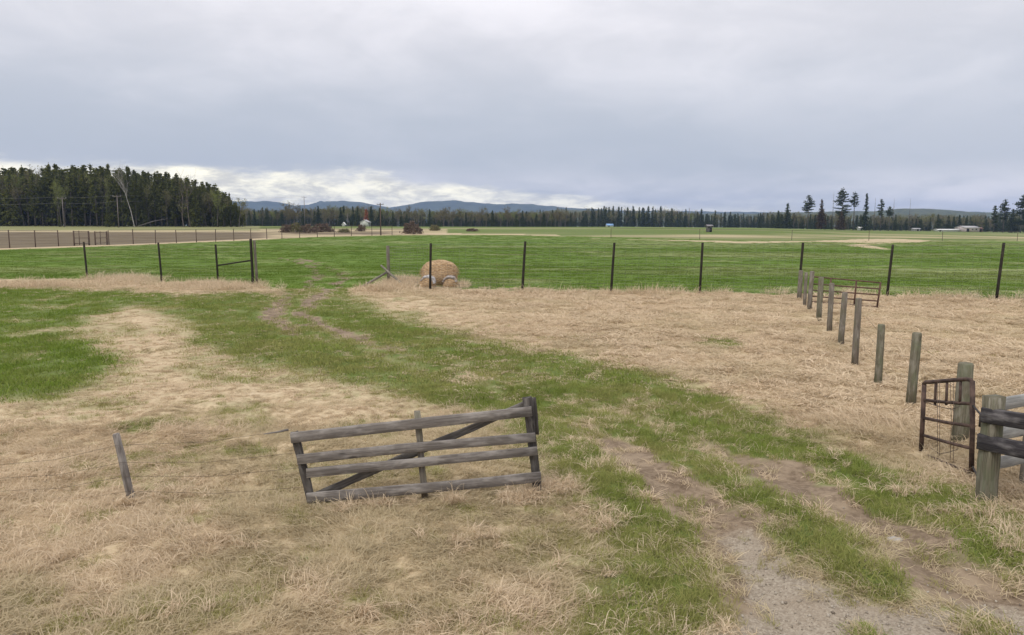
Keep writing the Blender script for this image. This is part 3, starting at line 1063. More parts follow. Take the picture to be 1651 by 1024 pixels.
# dark row to the right
for (yy, stp) in ((440, 3.2), (455, 4.0)):
    px = 1240.0
    while px < 1680:
        y_ = yy + random.uniform(-6, 6)
        x_ = px_x(px, y_)
        H_ = (372 - line_top(px)) * y_ / FPX * random.uniform(.55, 1.0)
        if random.random() < .68:
            plant_tree('spruce_tree', random.choice(FARSPR), x_, y_, H_ / 13, 'dark conifer in the low tree line on the right horizon', 'tree', 'conifers of the right tree line', wide=random.uniform(.9, 1.25))
        else:
            plant_tree('broadleaf_tree', random.choice(ASPENS + BROWN[:1]), x_, y_, H_ / 13, 'olive budding tree in the low tree line on the right horizon', 'tree', 'broadleaf trees of the right tree line', wide=1.2)
        px += stp / y_ * FPX * random.uniform(.6, 1.5)


# the single tall trees on the right, each its own shape
def rt(name, label, px, top, wid, base, kind, y_=402, mat=None, seed=0):
    x_ = px_x(px, y_)
    g_ = float(gz(np.array([x_]), np.array([y_]))[0])
    H_ = (368 - top) * y_ / FPX + 3 - g_
    return plant_tree(name, conifer(500 + seed, H_, base, wid * (1.45 if kind == 'pine' else 1.25), kind, mat or M['needles_far']), x_, y_, 1.0, label)


rt('spruce_tree', 'broad dark conical conifer, leftmost of the tall trees on the right', 1265, 329, 3.0, .05, 'spruce', seed=1)
rt('spruce_tree', 'small dark conifer left of the broad conical one', 1250, 341, 2.0, .05, 'spruce', seed=2)
rt('pine_tree', 'slender pine with sparse high crown between two full conifers on the right', 1298, 315, 2.4, .48, 'pine', seed=3)
rt('spruce_tree', 'full brownish conifer left of the tallest pine', 1319, 322, 2.9, .06, 'spruce', mat=M['needles_brown'], seed=4)
rt('pine_tree', 'tallest pine on the right horizon, with broad open crown', 1352, 304, 3.3, .34, 'pine', seed=5)
rt('spruce_tree', 'brown bushy conifer at the foot of the tallest pine', 1351, 341, 3.0, .03, 'spruce', y_=398, mat=M['needles_brown'], seed=6)
rt('pine_tree', 'thin pine with small pale top right of the tallest pine', 1371, 310, 1.9, .62, 'pine', seed=7)
rt('spruce_tree', 'narrow dark full conifer right of the thin pale-topped pine', 1390, 313, 2.0, .04, 'spruce', seed=8)
rt('pine_tree', 'slim pine with little oval crown right of the narrow dark conifer', 1414, 322, 1.3, .50, 'pine', seed=9)
rt('pine_tree', 'short pine with flat round head above the dark row', 1428, 334, 1.7, .62, 'pine', seed=10)
rt('pine_tree', 'leaning-topped pine near the right edge behind the white barn', 1611, 321, 2.3, .40, 'pine', seed=11)
rt('pine_tree', 'big broad pine at the right edge of the photo', 1639, 314, 3.6, .22, 'pine', y_=395, seed=12)
rt('pine_tree', 'second broad pine against the right edge of the photo', 1652, 322, 3.2, .2, 'pine', y_=400, seed=13)
rt('pine_tree', 'thin scrappy pine, first of the group at the right edge', 1596, 331, 1.4, .35, 'pine', seed=14)
rt('spruce_tree', 'dark shorter conifer between the pines near the right edge', 1625, 337, 2.8, .05, 'spruce', seed=15)
for k, (px, top, lb) in enumerate([(1337, 311, 'bare grey snag left of the tallest pine'), (1404, 319, 'faint bare snag between narrow conifer and slim pine'), (1434, 320, 'faint bare snag right of the round-headed pine'), (1460, 321, 'lone faint bare snag farthest right of the snags')]):
    y_ = 420.0
    x_ = px_x(px, y_)
    g_ = float(gz(np.array([x_]), np.array([y_]))[0])
    H_ = (368 - top) * y_ / FPX + 3 - g_
    mb = MB().tube([(0, 0, -.3), (.1, 0, H_ * .5), (0, 0, H_)], [.16, .11, .03], 5)
    tg = MB()
    for q in range(40):
        zz = random.uniform(.35, .97) * H_; th = random.uniform(0, 6.28); L = random.uniform(.5, 1.3) * (1.15 - zz / H_)
        tg.tube([(0, 0, zz), (math.cos(th) * L, math.sin(th) * L, zz + .1)], [.035, .015], 3, caps=False)
    plant_tree('dead_tree', (mb.mesh('trunk', M['grey_bark']), tg.mesh('twigs', M['twig'])), x_, y_, 1.0, lb, parts=('trunk', 'twigs'))

# shrubs and trees about the farmstead
for k, (px, py, wd, hh, kd, lb) in enumerate([
        (462, 375, 17, 17, 0, 'dark red-brown bare bush, leftmost of the bushes by the far field edge'),
        (477, 375, 16, 20, 2, 'rounded olive-brown bush next to the leftmost red bush'),
        (500, 375, 24, 17, 1, 'wide low red-brown bush between olive bush and farm yard'),
        (519, 374, 22, 18, 0, 'reddish bushy thicket left of the farm yard'),
        (532, 374, 14, 12, 1, 'small reddish bush at the left of the farm yard'),
        (583, 373, 14, 14, 0, 'dark plum-coloured bush in front of the white house'),
        (556, 375, 20, 8, 2, 'low green-brown bush at the field edge before the farm yard'),
        (668, 377, 26, 26, 1, 'bare brown twiggy bush right of the farm by the pale grass'),
        (762, 373, 20, 6, 1, 'low dark bush at the far right end of the pale grass'),
        (700, 372, 18, 12, 2, 'dark green-brown bush right of the bare twiggy bush')]):
    p = pix(px, py)
    s_ = hh / FPX * p.y / 3.2
    plant_tree('bush', SHRUBS[kd], p.x, p.y, s_, lb, 'bush', wide=(wd / FPX * p.y / 4.8) / s_, parts=('stem', 'foliage'))
for k, (px, top, y_, wd, mat, lb) in enumerate([
        (600, 334, 380, 2.6, M['needles_far'], 'tall dark conifer right of the rusty tree at the farm'),
        (614, 337, 382, 3.2, M['needles_far'], 'broad dark conifer behind the dark utility pole at the farm'),
        (578, 343, 384, 3.0, M['needles_far'], 'blue-green conifer left of the rusty tree at the farm'),
        (693, 354, 370, 3.0, M['needles_far'], 'low broad dark conifer right of the farm, first of two'),
        (708, 356, 370, 2.6, M['needles_far'], 'low broad dark conifer right of the farm, second of two'),
        (592, 338, 386, 2.2, M['orange_leaves'], 'rusty orange-topped tree between the dark conifers at the farm')]):
    x_ = px_x(px, y_)
    g_ = float(gz(np.array([x_]), np.array([y_]))[0])
    H_ = (366 - top) * y_ / FPX + 3 - g_
    plant_tree('spruce_tree', conifer(560 + k, H_, .05, wd, 'spruce', mat), x_, y_, 1.0, lb)


# wood behind the countable rows: uncountable mass, one object each, instanced by geometry nodes
def scatter_group(name):
    ng = bpy.data.node_groups.new(name, 'GeometryNodeTree')
    ng.interface.new_socket('Geometry', in_out='INPUT', socket_type='NodeSocketGeometry')
    ng.interface.new_socket('Geometry', in_out='OUTPUT', socket_type='NodeSocketGeometry')
    return ng


def scatter(name, P, rot, scl, idx, meshes, tint=None, label=None):
    """one object of kind stuff: the meshes placed on the points P"""
    col = bpy.data.collections.new(name + '_source')
    for k, me in enumerate(meshes):
        col.objects.link(bpy.data.objects.new('%s_%02d' % (me.name, k), me))
    names = sorted(o_.name for o_ in col.objects)
    P = np.asarray(P, np.float32)
    org = P.mean(0)
    me = mesh_from(name, P - org, attrs={'rot': rot, 'scl': scl, 'tint': np.zeros(len(P)) if tint is None else tint})
    a = me.attributes.new('idx', 'INT', 'POINT')
    a.data.foreach_set('value', np.asarray(idx, np.int32))
    o_ = bpy.data.objects.new(name, me)
    o_.location = org
    link(o_)
    tag(o_, label, None, None, 'stuff')
    ng = scatter_group(name)
    nd = ng.nodes
    gi, go = nd.new('NodeGroupInput'), nd.new('NodeGroupOutput')
    iop = nd.new('GeometryNodeInstanceOnPoints')
    ci = nd.new('GeometryNodeCollectionInfo')
    ci.inputs['Collection'].default_value = col
    ci.inputs['Separate Children'].default_value = True
    ci.inputs['Reset Children'].default_value = True
    iop.inputs['Pick Instance'].default_value = True

    def attr(nm_, dt):
        q = nd.new('GeometryNodeInputNamedAttribute')
        q.data_type = dt
        q.inputs['Name'].default_value = nm_
        return q.outputs[0]
    L = ng.links.new
    e2r = nd.new('FunctionNodeEulerToRotation')
    L(attr('rot', 'FLOAT_VECTOR'), e2r.inputs[0])
    L(gi.outputs[0], iop.inputs['Points'])
    L(ci.outputs[0], iop.inputs['Instance'])
    L(attr('idx', 'INT'), iop.inputs['Instance Index'])
    L(e2r.outputs[0], iop.inputs['Rotation'])
    L(attr('scl', 'FLOAT_VECTOR'), iop.inputs['Scale'])
    L(iop.outputs[0], go.inputs[0])
    md = o_.modifiers.new('scatter', 'NODES')
    md.node_group = ng
    return o_


def wood_mass(name, pts, meshes, hm, label):
    n = len(pts)
    P = np.array([(p[0], p[1], 0) for p in pts])
    P[:, 2] = gz(P[:, 0], P[:, 1]) - .2
    s_ = np.array([p[2] for p in pts]) / hm
    rot = np.zeros((n, 3)); rot[:, 2] = rng.uniform(0, 6.28, n)
    scatter(name, P, rot, np.stack([s_ * 1.15, s_ * 1.15, s_], -1), rng.integers(0, len(meshes), n), meshes, label=label)


def merged(pair):
    """trunk and crown of a tree as one mesh for the far masses"""
    a, c = pair
    out_ = []
    for me in (a, c):
        v = np.zeros(len(me.vertices) * 3, np.float32); me.vertices.foreach_get('co', v)
        out_.append(v.reshape(-1, 3))
    V = np.concatenate(out_)
    Q, T, mi = [], [], []
    off = 0
    for k, me in enumerate((a, c)):
        for p in me.polygons:
            (Q if len(p.vertices) == 4 else T).append([v + off for v in p.vertices] + [k])
        off += len(me.vertices)
    Qa = np.array(Q); Ta = np.array(T) if T else np.zeros((0, 4), int)
    lv = np.zeros(len(V)); 
    if 'leafv' in c.attributes:
        q = np.zeros(len(c.vertices), np.float32); c.attributes['leafv'].data.foreach_get('value', q)
        lv[len(a.vertices):] = q
    me = mesh_from('mass_tree', V, Qa[:, :4], Ta[:, :3], a.materials[0], {'leafv': lv})
    me.materials.append(c.materials[0])
    me.polygons.foreach_set('material_index', np.concatenate([Qa[:, 4], Ta[:, 3]]).astype(np.int32))
    return me


pts = []
for k in range(420):
    y_ = random.uniform(262, 330); px = random.uniform(-110, 386)
    pts.append((px_x(px, y_), y_, max(5, (364 - wood_top(px)) * y_ / FPX * random.uniform(.72, .93))))
wood_mass('forest', pts, [merged(p) for p in PINES[:3] + SPRUCES[:2]], 19, 'deep interior of the tall dark wood at the left edge')
pts = []
for k in range(900):
    y_ = random.uniform(450, 540) if k % 3 else random.uniform(600, 760)
    px = random.uniform(380, 920) if k % 3 else random.uniform(700, 1320)
    pts.append((px_x(px, y_), y_, (366 - line_top(px)) * y_ / FPX * random.uniform(.7, .93)))
for k in range(420):
    y_ = random.uniform(475, 620); px = random.uniform(1220, 1720)
    pts.append((px_x(px, y_), y_, (371 - line_top(px)) * y_ / FPX * random.uniform(.6, .92)))
wood_mass('distant_wood', pts, [merged(p) for p in FARSPR + ASPENS[:2] + BROWN[:1] + FARSPR[:1]], 13, 'mixed wood filling the horizon behind the tree lines')

# ------------------------------------------------------------------ fences and gates
def hgt(px, yb, yt):
    """height of an upright thing standing at pixel row yb with its top at row yt"""
    p = pix(px, yb)
    d = p.y
    hor = 366 + (px - PW / 2) * math.tan(R(.2))
    return (yb - yt) / (yb - hor) * (CAM_H - p.z)


def post(parent, p, h, r_, mat, lean=(0, 0), n=10, jit=.05, name='post', top=.0):
    p = Vector(p)
    pts = [p + Vector((0, 0, -.15)), p + Vector((lean[0] * .33, lean[1] * .33, h * .33)), p + Vector((lean[0] * .7, lean[1] * .7, h * .7)), p + Vector((lean[0], lean[1], h - .015)), p + Vector((lean[0], lean[1], h + top))]
    mb = MB().tube(pts, [r_ * 1.04, r_, r_ * .98, r_ * .96, r_ * .82], n, jit)
    return mb.build(name, mat, parent, smooth=False)


def woven_wire(parent, posts, heights, nh, dv, rad=.0022):
    """knotted mesh wire between posts"""
    mb = MB()
    for k in range(len(posts) - 1):
        a, b_ = Vector(posts[k]), Vector(posts[k + 1])
        ha, hb = heights[k], heights[k + 1]
        L = (b_ - a).length
        for q in range(nh):
            f = (q / (nh - 1)) ** 1.15
            sag = random.uniform(.0, .03)
            pa, pb = a + Vector((0, 0, .06 + f * (ha - .12))), b_ + Vector((0, 0, .06 + f * (hb - .12)))
            mid = (pa + pb) / 2 - Vector((0, 0, sag))
            mb.tube([pa, mid, pb], rad * (1.5 if q == nh - 1 else 1), 3, caps=False)
        m = int(L / dv)
        for q in range(1, m):
            f = q / m
            c = a.lerp(b_, f)
            h = ha + (hb - ha) * f
            mb.tube([c + Vector((0, 0, .05)), c + Vector((random.uniform(-.03, .03), 0, h - .06))], rad * .9, 3, caps=False)
    o_ = mb.build('wire_mesh', M['wire'], parent)
    o_['kind'] = 'stuff'
    return o_


# near tall fence, left of the gateway
spec = [(141, 450, 390), (261, 455, 391), (352, 457, 394)]
base = [pix(s_[0], s_[1]) for s_ in spec]
hts = [hgt(*s_) for s_ in spec]
fl = empty('deer_fence', base[1], 'tall dark-post wire fence left of the field gateway, with one brace rail', 'fence')
for p, h in zip(base, hts):
    post(fl, p, h, .055, M['dark_post'], (random.uniform(-.1, -.02), 0), 8, .04)
pe = pix(408, 460); he = hgt(408, 460, 385)
post(fl, pe, he, .068, M['dark_post'], (-.03, 0), 10, .05, name='end_post')
post(fl, pe + Vector((.17, .12, 0)), he * .97, .07, M['grey_post'], (-.06, 0), 10, .05, name='end_post')
pa, pb = base[2] + Vector((-.02, 0, hts[2] * .46)), pe + Vector((0, 0, he * .54))
MB().tube([pa, pb], .04, 8, .04).build('brace_rail', M['dark_post'], fl)
woven_wire(fl, base + [pe], hts + [he], 13, .35)

# near tall fence, right of the gateway
spec = [(693.5, 467, 392), (842, 471, 389), (985, 472, 391), (1128, 474, 391), (1287, 479, 391), (1430, 478, 394), (1606, 485, 391), (1790, 494, 391)]
base = [pix(s_[0], s_[1]) for s_ in spec]
hts = [hgt(*s_) for s_ in spec]
pg = pix(627, 457); hg = hgt(627, 457, 396)
fr = empty('deer_fence', base[2], 'long tall dark-post wire fence between pale grass and green field, right of the gateway', 'fence')
for p, h in zip(base, hts):
    post(fr, p, h, .058, M['dark_post'], (random.uniform(.05, .13), 0), 8, .04)
post(fr, pg, hg, .09, M['grey_post'], (-.02, 0), 10, .05, name='end_post')
woven_wire(fr, [pg] + base, [hg] + hts, 15, .30, .0036)
# fallen brace poles at the grey end post
pp = pg + Vector((-.05, -.12, .62))
a = pix(582, 464)
tag(MB().tube([a + Vector((0, 0, .02)), (a + pp) / 2, pp], [.06, .065, .06], 8, .05).build('leaning_pole', M['grey_post'], loc=a), 'long grey pole lying slanted left of the grey gateway post', 'pole')
a, b_ = pix(651, 461), pg + Vector((-.38, -.10, .95))
tag(MB().tube([a + Vector((0, 0, .05)), (a + b_) / 2, b_], [.06, .06, .05], 8, .05).build('leaning_pole', M['grey_post'], loc=a), 'short dark grey pole leaning across the grey gateway post from the right', 'pole')

# far fence round the ploughed field
line = [(-140, 407.5), (0, 400.5), (60, 398.8), (122, 396.4)]
def along(line, step):
    P = [pix(*q) for q in line]
    out_ = [P[0]]
    carry = 0
    for k in range(len(P) - 1):
        d = P[k + 1] - P[k]
        L = d.length
        s_ = step - carry
        while s_ < L:
            out_.append(P[k] + d * (s_ / L))
            s_ += step
        carry = L - (s_ - step)
    return out_


def far_fence(pts, label, step, h, r_, mat, nh=5, rail=False):
    P = along(pts, step)
    f = empty('field_fence', P[len(P) // 2], label, 'fence')
    for p in P:
        p.z = float(gz(np.array([p.x]), np.array([p.y]))[0])
        post(f, p, h * random.uniform(.95, 1.04), r_, mat, (random.uniform(-.05, .05), 0), 6, .03)
    mb = MB()
    for q in range(nh):
        mb.tube([p + Vector((0, 0, h * (.2 + .78 * q / max(1, nh - 1)))) for p in P], .012 if q < nh - 1 else .03, 3, caps=False)
    o_ = mb.build('wire', M['rusty_wire'], f)
    o_['kind'] = 'stuff'
    return f, P


far_fence([(-140, 407.5), (0, 400.5), (60, 398.5), (119, 396.5)], 'far fence of thin brown posts left of the far gates, before the ploughed field', 4.4, 2.35, .07, M['brown_post'])
far_fence([(176, 394.8), (300, 391.3), (400, 387.4), (460, 384.4), (560, 380.6), (660, 379.2)], 'far fence of thin brown posts running from the far gates to the farm bushes', 4.8, 2.35, .07, M['brown_post'])
far_fence([(985, 384), (1150, 386.5), (1280, 388), (1500, 388.2), (1700, 389)], 'faint far fence of thin dark posts along the right field edge', 19, 2.2, .05, M['brown_post'], 2)


def far_gate(px0, px1, y0, y1, top0, top1, label, inner):
    a, b_ = pix(px0, y0), pix(px1, y1)
    h0, h1 = hgt(px0, y0, top0), hgt(px1, y1, top1)
    f = empty('field_gate', a, label, 'gate')
    post(f, a, h0, .10, M['brown_post'], n=6)
    post(f, b_, h1, .12, M['brown_post'], n=6)
    for q in (.15, .52, .95):
        MB().tube([a + Vector((0, 0, h0 * q)), b_ + Vector((0, 0, h1 * q))], .05, 6).build('rail', M['brown_post'], f)
    for q in inner:
        c = a.lerp(b_, q)
        MB().tube([c + Vector((0, 0, .1)), c + Vector((0, 0, h0))], .05, 6).build('upright', M['brown_post'], f)
    return f


far_gate(120, 144, 396.4, 395.7, 372, 372.5, 'brown far gate with closed panel, left of the two far gates', (.35,))
far_gate(154, 173, 395.6, 394.9, 373, 373, 'brown far gate with low brace, right of the two far gates', (.45,))

# row of wooden posts on the right with sagging wire
spec = [(1547, 715, 583, 23), (1468, 651, 535, 14.5), (1415, 621, 522, 11.5), (1378, 588, 480, 10.5), (1355, 557, 471, 9.5), (1337, 533, 456, 8.5), (1320, 518, 447, 9), (1304.5, 501, 437, 7.5), (1297, 494, 439, 5.5), (1288.5, 482, 436, 7.5)]
base = [pix(s_[0], s_[1]) for s_ in spec]
pf = empty('post_fence', base[4], 'row of ten short greyish wooden posts crossing the pale grass on the right', 'fence')
tops = []
for k, (p, s_) in enumerate(zip(base, spec)):
    h = hgt(*s_[:3])
    post(pf, p, h, s_[3] / FPX * p.length * .5 * .90, M['green_post'] if k in (0, 1, 2, 6) else M['grey_post'], (random.uniform(.0, .05), 0), 12, .04, top=.006)
    tops.append(h)
for q in (.38, .66, .9):
    mb = MB()
    pts = []
    for k in range(len(base)):
        pts.append(base[k] + Vector((-.06, 0, tops[k] * q)))
        if k < len(base) - 1:
            pts.append((base[k] + base[k + 1]) / 2 + Vector((0, 0, (tops[k] + tops[k + 1]) / 2 * q - .06)))
    mb.tube(pts, .0022, 3, caps=False).build('wire', M['rusty_wire'], pf)


# pixels -> a vertical plane standing on two ground points
class Plane:
    def __init__(s, a, b_):
        s.a = Vector(a)
        d = Vector(b_) - s.a; d.z = 0
        s.t = d.normalized()
        s.n = Vector((s.t.y, -s.t.x, 0))          # towards the camera side
        if s.n.y > 0: s.n = -s.n

    def __call__(s, px, py, off=0.0):
        d = Vector(Rn @ np.array([(px - PW / 2) / FPX, -(py - PH / 2) / FPX, -1.0]))
        o_ = Vector((0, 0, CAM_H))
        a = s.a + s.n * off
        return o_ + d * ((a - o_).dot(s.n) / d.dot(s.n))


# old wooden gate in the foreground
ga, gb = pix(500, 815), pix(866, 799)
pl = Plane(ga, gb)
g = empty('wooden_gate', (ga + gb) / 2, 'old tilted grey wooden gate with four rails standing in the dry grass', 'gate')
PXM = ga.length / FPX            # metres per photo pixel there
for (p0, p1, nm_, wd) in (((475, 696), (505, 822), 'stile', .085), ((850, 641), (868, 806), 'stile', .10)):
    MB().board(pl(*p0, -.055), pl(*p1, -.055), wd, .05, pl.n, 6, .004).build(nm_, M['gate_stile'], g)
MB().board(pl(857, 642, -.12), pl(862, 700, -.12), .10, .05, pl.n, 4, .004).build('stile_cap', M['gate_stile'], g)
MB().board(pl(672, 663, -.055), pl(686, 806, -.055), .072, .05, pl.n, 6, .004).build('centre_post', M['grey_post'], g)
for (p0, p1, wd, bw) in (((469, 706), (857, 663), .112, .0), ((479, 741), (863, 705), .102, .012), ((494, 763), (866, 727), .098, .0), ((495, 803), (872, 769), .112, -.008)):
    MB().board(pl(*p0), pl(*p1), wd, .04, pl.n, 7, .0022, bw, .004).build('rail', M['gate_wood'], g)
MB().board(pl(508, 800, -.11), pl(850, 651, -.11), .085, .035, pl.n, 12, .004).build('brace', M['gate_brace'], g)

# leaning post and slack wires left of the gate
lb_, lt = pix(213, 809), None
pll = Plane(lb_, lb_ + Vector((1, 0, 0)))
lt = pll(187, 699)
f = empty('barbed_wire_fence', lb_, 'slack old wire fence with one leaning grey post, left of the wooden gate', 'fence')
v = lt - lb_
MB().tube([lb_ - v * .12, lb_ + v * .3, lb_ + v * .7, lb_ + v * .985, lt], [.044, .043, .04, .037, .03], 10, .06).build('post', M['gate_wood'], f)
for k, (yg, yp, fz) in enumerate(((693, 716, .85), (730, 742, .60), (754, 762, .4), (785, 786, .18))):
    a = pl(470 + 8 * k, yg, -.03)
    c = lb_ + v * fz + Vector((.02, -.05, 0))
    e = c + (c - a) * .75 + Vector((0, 0, -.1))
    mid = (a + c) / 2 - Vector((0, 0, .05))
    mid2 = (e + c) / 2 - Vector((0, 0, .05))
    mb = MB().tube([a, mid, c, mid2, e], .002, 3, caps=False)
    mb.build('wire', M['rusty_wire'], f)
# broken end of a wire batten sticking out left of the gate's top rail
MB().tube([pl(465, 693, -.02), pl(446, 697, .02), pl(425, 700, .03)], [.014, .011, .006], 5).build('twisted_end', M['gate_wood'], f)

# corner of the rail fence at the right edge
cp = pix(1589, 810)
rf = empty('rail_fence', cp, 'corner of greenish post, two dark beams and pale planks at the right edge', 'fence')
hcp = hgt(1589, 810, 634)
MB().board(cp + Vector((0, 0, -.1)), cp + Vector((-.0, 0, hcp)), .165, .15, (.25, -1, 0), 7, .005).build('post', M['green_post'], rf)
# beams come forward to the right: second post nearer the camera
np_ = pix(1700, 842)
plb = Plane(cp + Vector((0, -.10, 0)), np_ + Vector((0, -.10, 0)))
MB().board(plb(1584, 668), plb(1720, 691), .165, .10, plb.n, 5, .003, bevel=.014).build('beam', M['black_beam'], rf)
MB().board(plb(1577, 711), plb(1720, 740), .165, .10, plb.n, 5, .003, bevel=.014).build('beam', M['black_beam'], rf)
MB().board(np_ + Vector((0, 0, -.1)), np_ + Vector((0, 0, 1.2)), .17, .15, (.25, -1, 0), 6, .005).build('post', M['green_post'], rf)
# planks go away to the right
fp = pix(1656, 786)
MB().board(fp + Vector((0, 0, -.1)), fp + Vector((0, 0, 1.12)), .13, .12, (.25, -1, 0), 6, .005).build('post', M['grey_post'], rf)
plp = Plane(cp + Vector((0, .10, 0)), fp + Vector((-.0, -.085, 0)))
for (y0, y1, wd) in ((655, 646, .145), (703, 692, .14), (749, 738, .14)):
    MB().board(plp(1592, y0), plp(1700, y1 - 9), wd, .035, plp.n, 8, .004).build('plank', M['pale_plank'], rf)

# rusty pipe gate beside the corner post
a, b_ = pix(1489, 735), pix(1569, 772)
pg_ = Plane(a, b_)
mg = empty('pipe_gate', b_, 'small rusty brown pipe gate hung on the corner post at the right', 'gate')


def pipe(parent, pts, r_, name, mat):
    return MB().tube(pts, r_, 8, .02).build(name, mat, parent, smooth=True)


pipe(mg, [pg_(1568, 614), pg_(1568, 690), pg_(1566, 761)], .030, 'stile', M['rust'])
pipe(mg, [pg_(1490, 620), pg_(1488, 670), pg_(1485, 727)], .030, 'stile', M['rust'])
pipe(mg, [pg_(1489, 620), pg_(1492, 616.5), pg_(1500, 616), pg_(1530, 613.5), pg_(1558, 611.5), pg_(1565, 612.5), pg_(1568, 617)], .026, 'top_rail', M['rust'])
for (y0, y1) in ((645, 651), (674, 687), (702, 723), (735, 762)):
    x0 = 1490 if y0 < 730 else 1496
    pipe(mg, [pg_(x0, y0), pg_((x0 + 1566) / 2, (y0 + y1) / 2 + 1), pg_(1566, y1)], .021, 'rail', M['rust'])
for px in (1509, 1527, 1549):
    pipe(mg, [pg_(px, 615), pg_(px - 1.5, 653)], .017, 'upright', M['rust'])
for px, y1 in ((1512, 733), (1515, 735), (1532, 742), (1537, 746)):
    MB().tube([pg_(px, 616, .03), pg_(px + random.uniform(-3, 3), (616 + y1) / 2, .04), pg_(px, y1, .03)], .0035, 4).build('wire', M['rusty_wire'], mg)
MB().tube([pg_(1492, 648, .03), pg_(1515, 656, .03), pg_(1535, 660, .03), pg_(1548, 655, .03)], .005, 4).build('wire', M['rusty_wire'], mg)
MB().tube([pg_(1500, 722, .02), pg_(1515, 732, .02), pg_(1530, 729, .02), pg_(1545, 724, .02)], .004, 4).build('wire', M['rusty_wire'], mg)
for y_ in (653, 752):
    h0 = pg_(1568, y_)
    h1 = cp + Vector((-.03, -.02, 0)); h1.z = h0.z
    hb = MB()
    hb.tube([h0, h1], .013, 6)
    hb.tube([h0.lerp(h1, .55) + Vector((0, 0, .02)), h0.lerp(h1, .55) - Vector((0, 0, .13))], .026, 6)
    hb.tube([h1, h1 + Vector((.17, .10, 0))], .014, 6)
    hb.tube([h1 + Vector((.15, .09, 0)), h1 + Vector((.19, .11, 0))], .03, 6)
    hb.build('hinge', M['dark_metal'], mg)

# red rusty gate in the background row
a, b_ = pix(1306, 489), pix(1416, 498)
pr = Plane(a, b_)
rg = empty('pipe_gate', (a + b_) / 2, 'long rust-red five-rail pipe gate behind the row of wooden posts', 'gate')
for (yl, yr) in ((446, 456), (457.5, 466), (467.5, 475.5), (477.5, 485.5), (486, 495)):
    xr = 1420 - (yr - 456) / 39 * 5.5
    xl = 1309 - (yl - 446) / 40 * 3
    pipe(rg, [pr(xl, yl), pr((xl + xr) / 2, (yl + yr) / 2), pr(xr, yr)], .026, 'rail', M['rust_red'])
for (x0, y0, x1, y1) in ((1420, 455, 1414, 496), (1381, 452, 1377, 492), (1340, 448.5, 1336, 489), (1309, 446, 1306, 487)):
    pipe(rg, [pr(x0, y0, .03), pr(x1, y1, .03)], .034, 'upright', M['rust_red'])

# ------------------------------------------------------------------ hay bales by the grey gateway post
def lump(name, parent, c, rx, ry, rz_, mat, seed, nu=36, nv=18, rough=.07, flat=0.0, yaw=0.0):
    """a slumped round bale: drum lying on its side, bulging and sagging"""
    u = np.linspace(0, 2 * math.pi, nu, endpoint=False)
    v = np.linspace(-1, 1, nv)
    V = []
    for b2 in v:
        prof = (1 - abs(b2) ** 6 * .22) if abs(b2) < .999 else .78
        for a2 in u:
            n = fbm(np.array([a2 * 2.2 + seed]), np.array([b2 * 3 + seed]), int(seed), 3)[0] - .5
            r2 = prof * (1 + rough * 2 * n)
            sa_, ca_ = math.sin(a2), math.cos(a2)
            z = math.copysign(abs(sa_) ** .72, sa_) * rz_ * r2
            x = math.copysign(abs(ca_) ** .80, ca_) * rx * r2 * (1 + .16 * max(0, -math.sin(a2)))
            y = b2 * ry * (1 + rough * n)
            V.append((x, y, max(z, -rz_ * .8)))
    V = np.array(V)
    ca, sa = math.cos(yaw), math.sin(yaw)
    V = np.stack([V[:, 0] * ca - V[:, 1] * sa, V[:, 0] * sa + V[:, 1] * ca, V[:, 2]], -1) + np.array(c)
    Q = []
    for k in range(nv - 1):
        for j in range(nu):
            Q.append((k * nu + j, k * nu + (j + 1) % nu, (k + 1) * nu + (j + 1) % nu, (k + 1) * nu + j))
    mb = MB()
    V = np.concatenate([V, V[:nu].mean(0)[None], V[-nu:].mean(0)[None]])
    T = []
    for j in range(nu):
        T.append((len(V) - 2, (j + 1) % nu, j))
        T.append((len(V) - 1, (nv - 1) * nu + j, (nv - 1) * nu + (j + 1) % nu))
    mb.add(V, Q, T, V)
    return mb


bp = pix(708, 460)
bale = empty('hay_bale', bp, 'big slumped brown round hay bale behind the tall fence', 'hay bale')
lump('straw', bale, bp + Vector((0, .3, .55)), .88, .72, .70, M['bale_straw'], 3, yaw=R(12), rough=.11).build('straw', M['bale_straw'], bale, smooth=True)
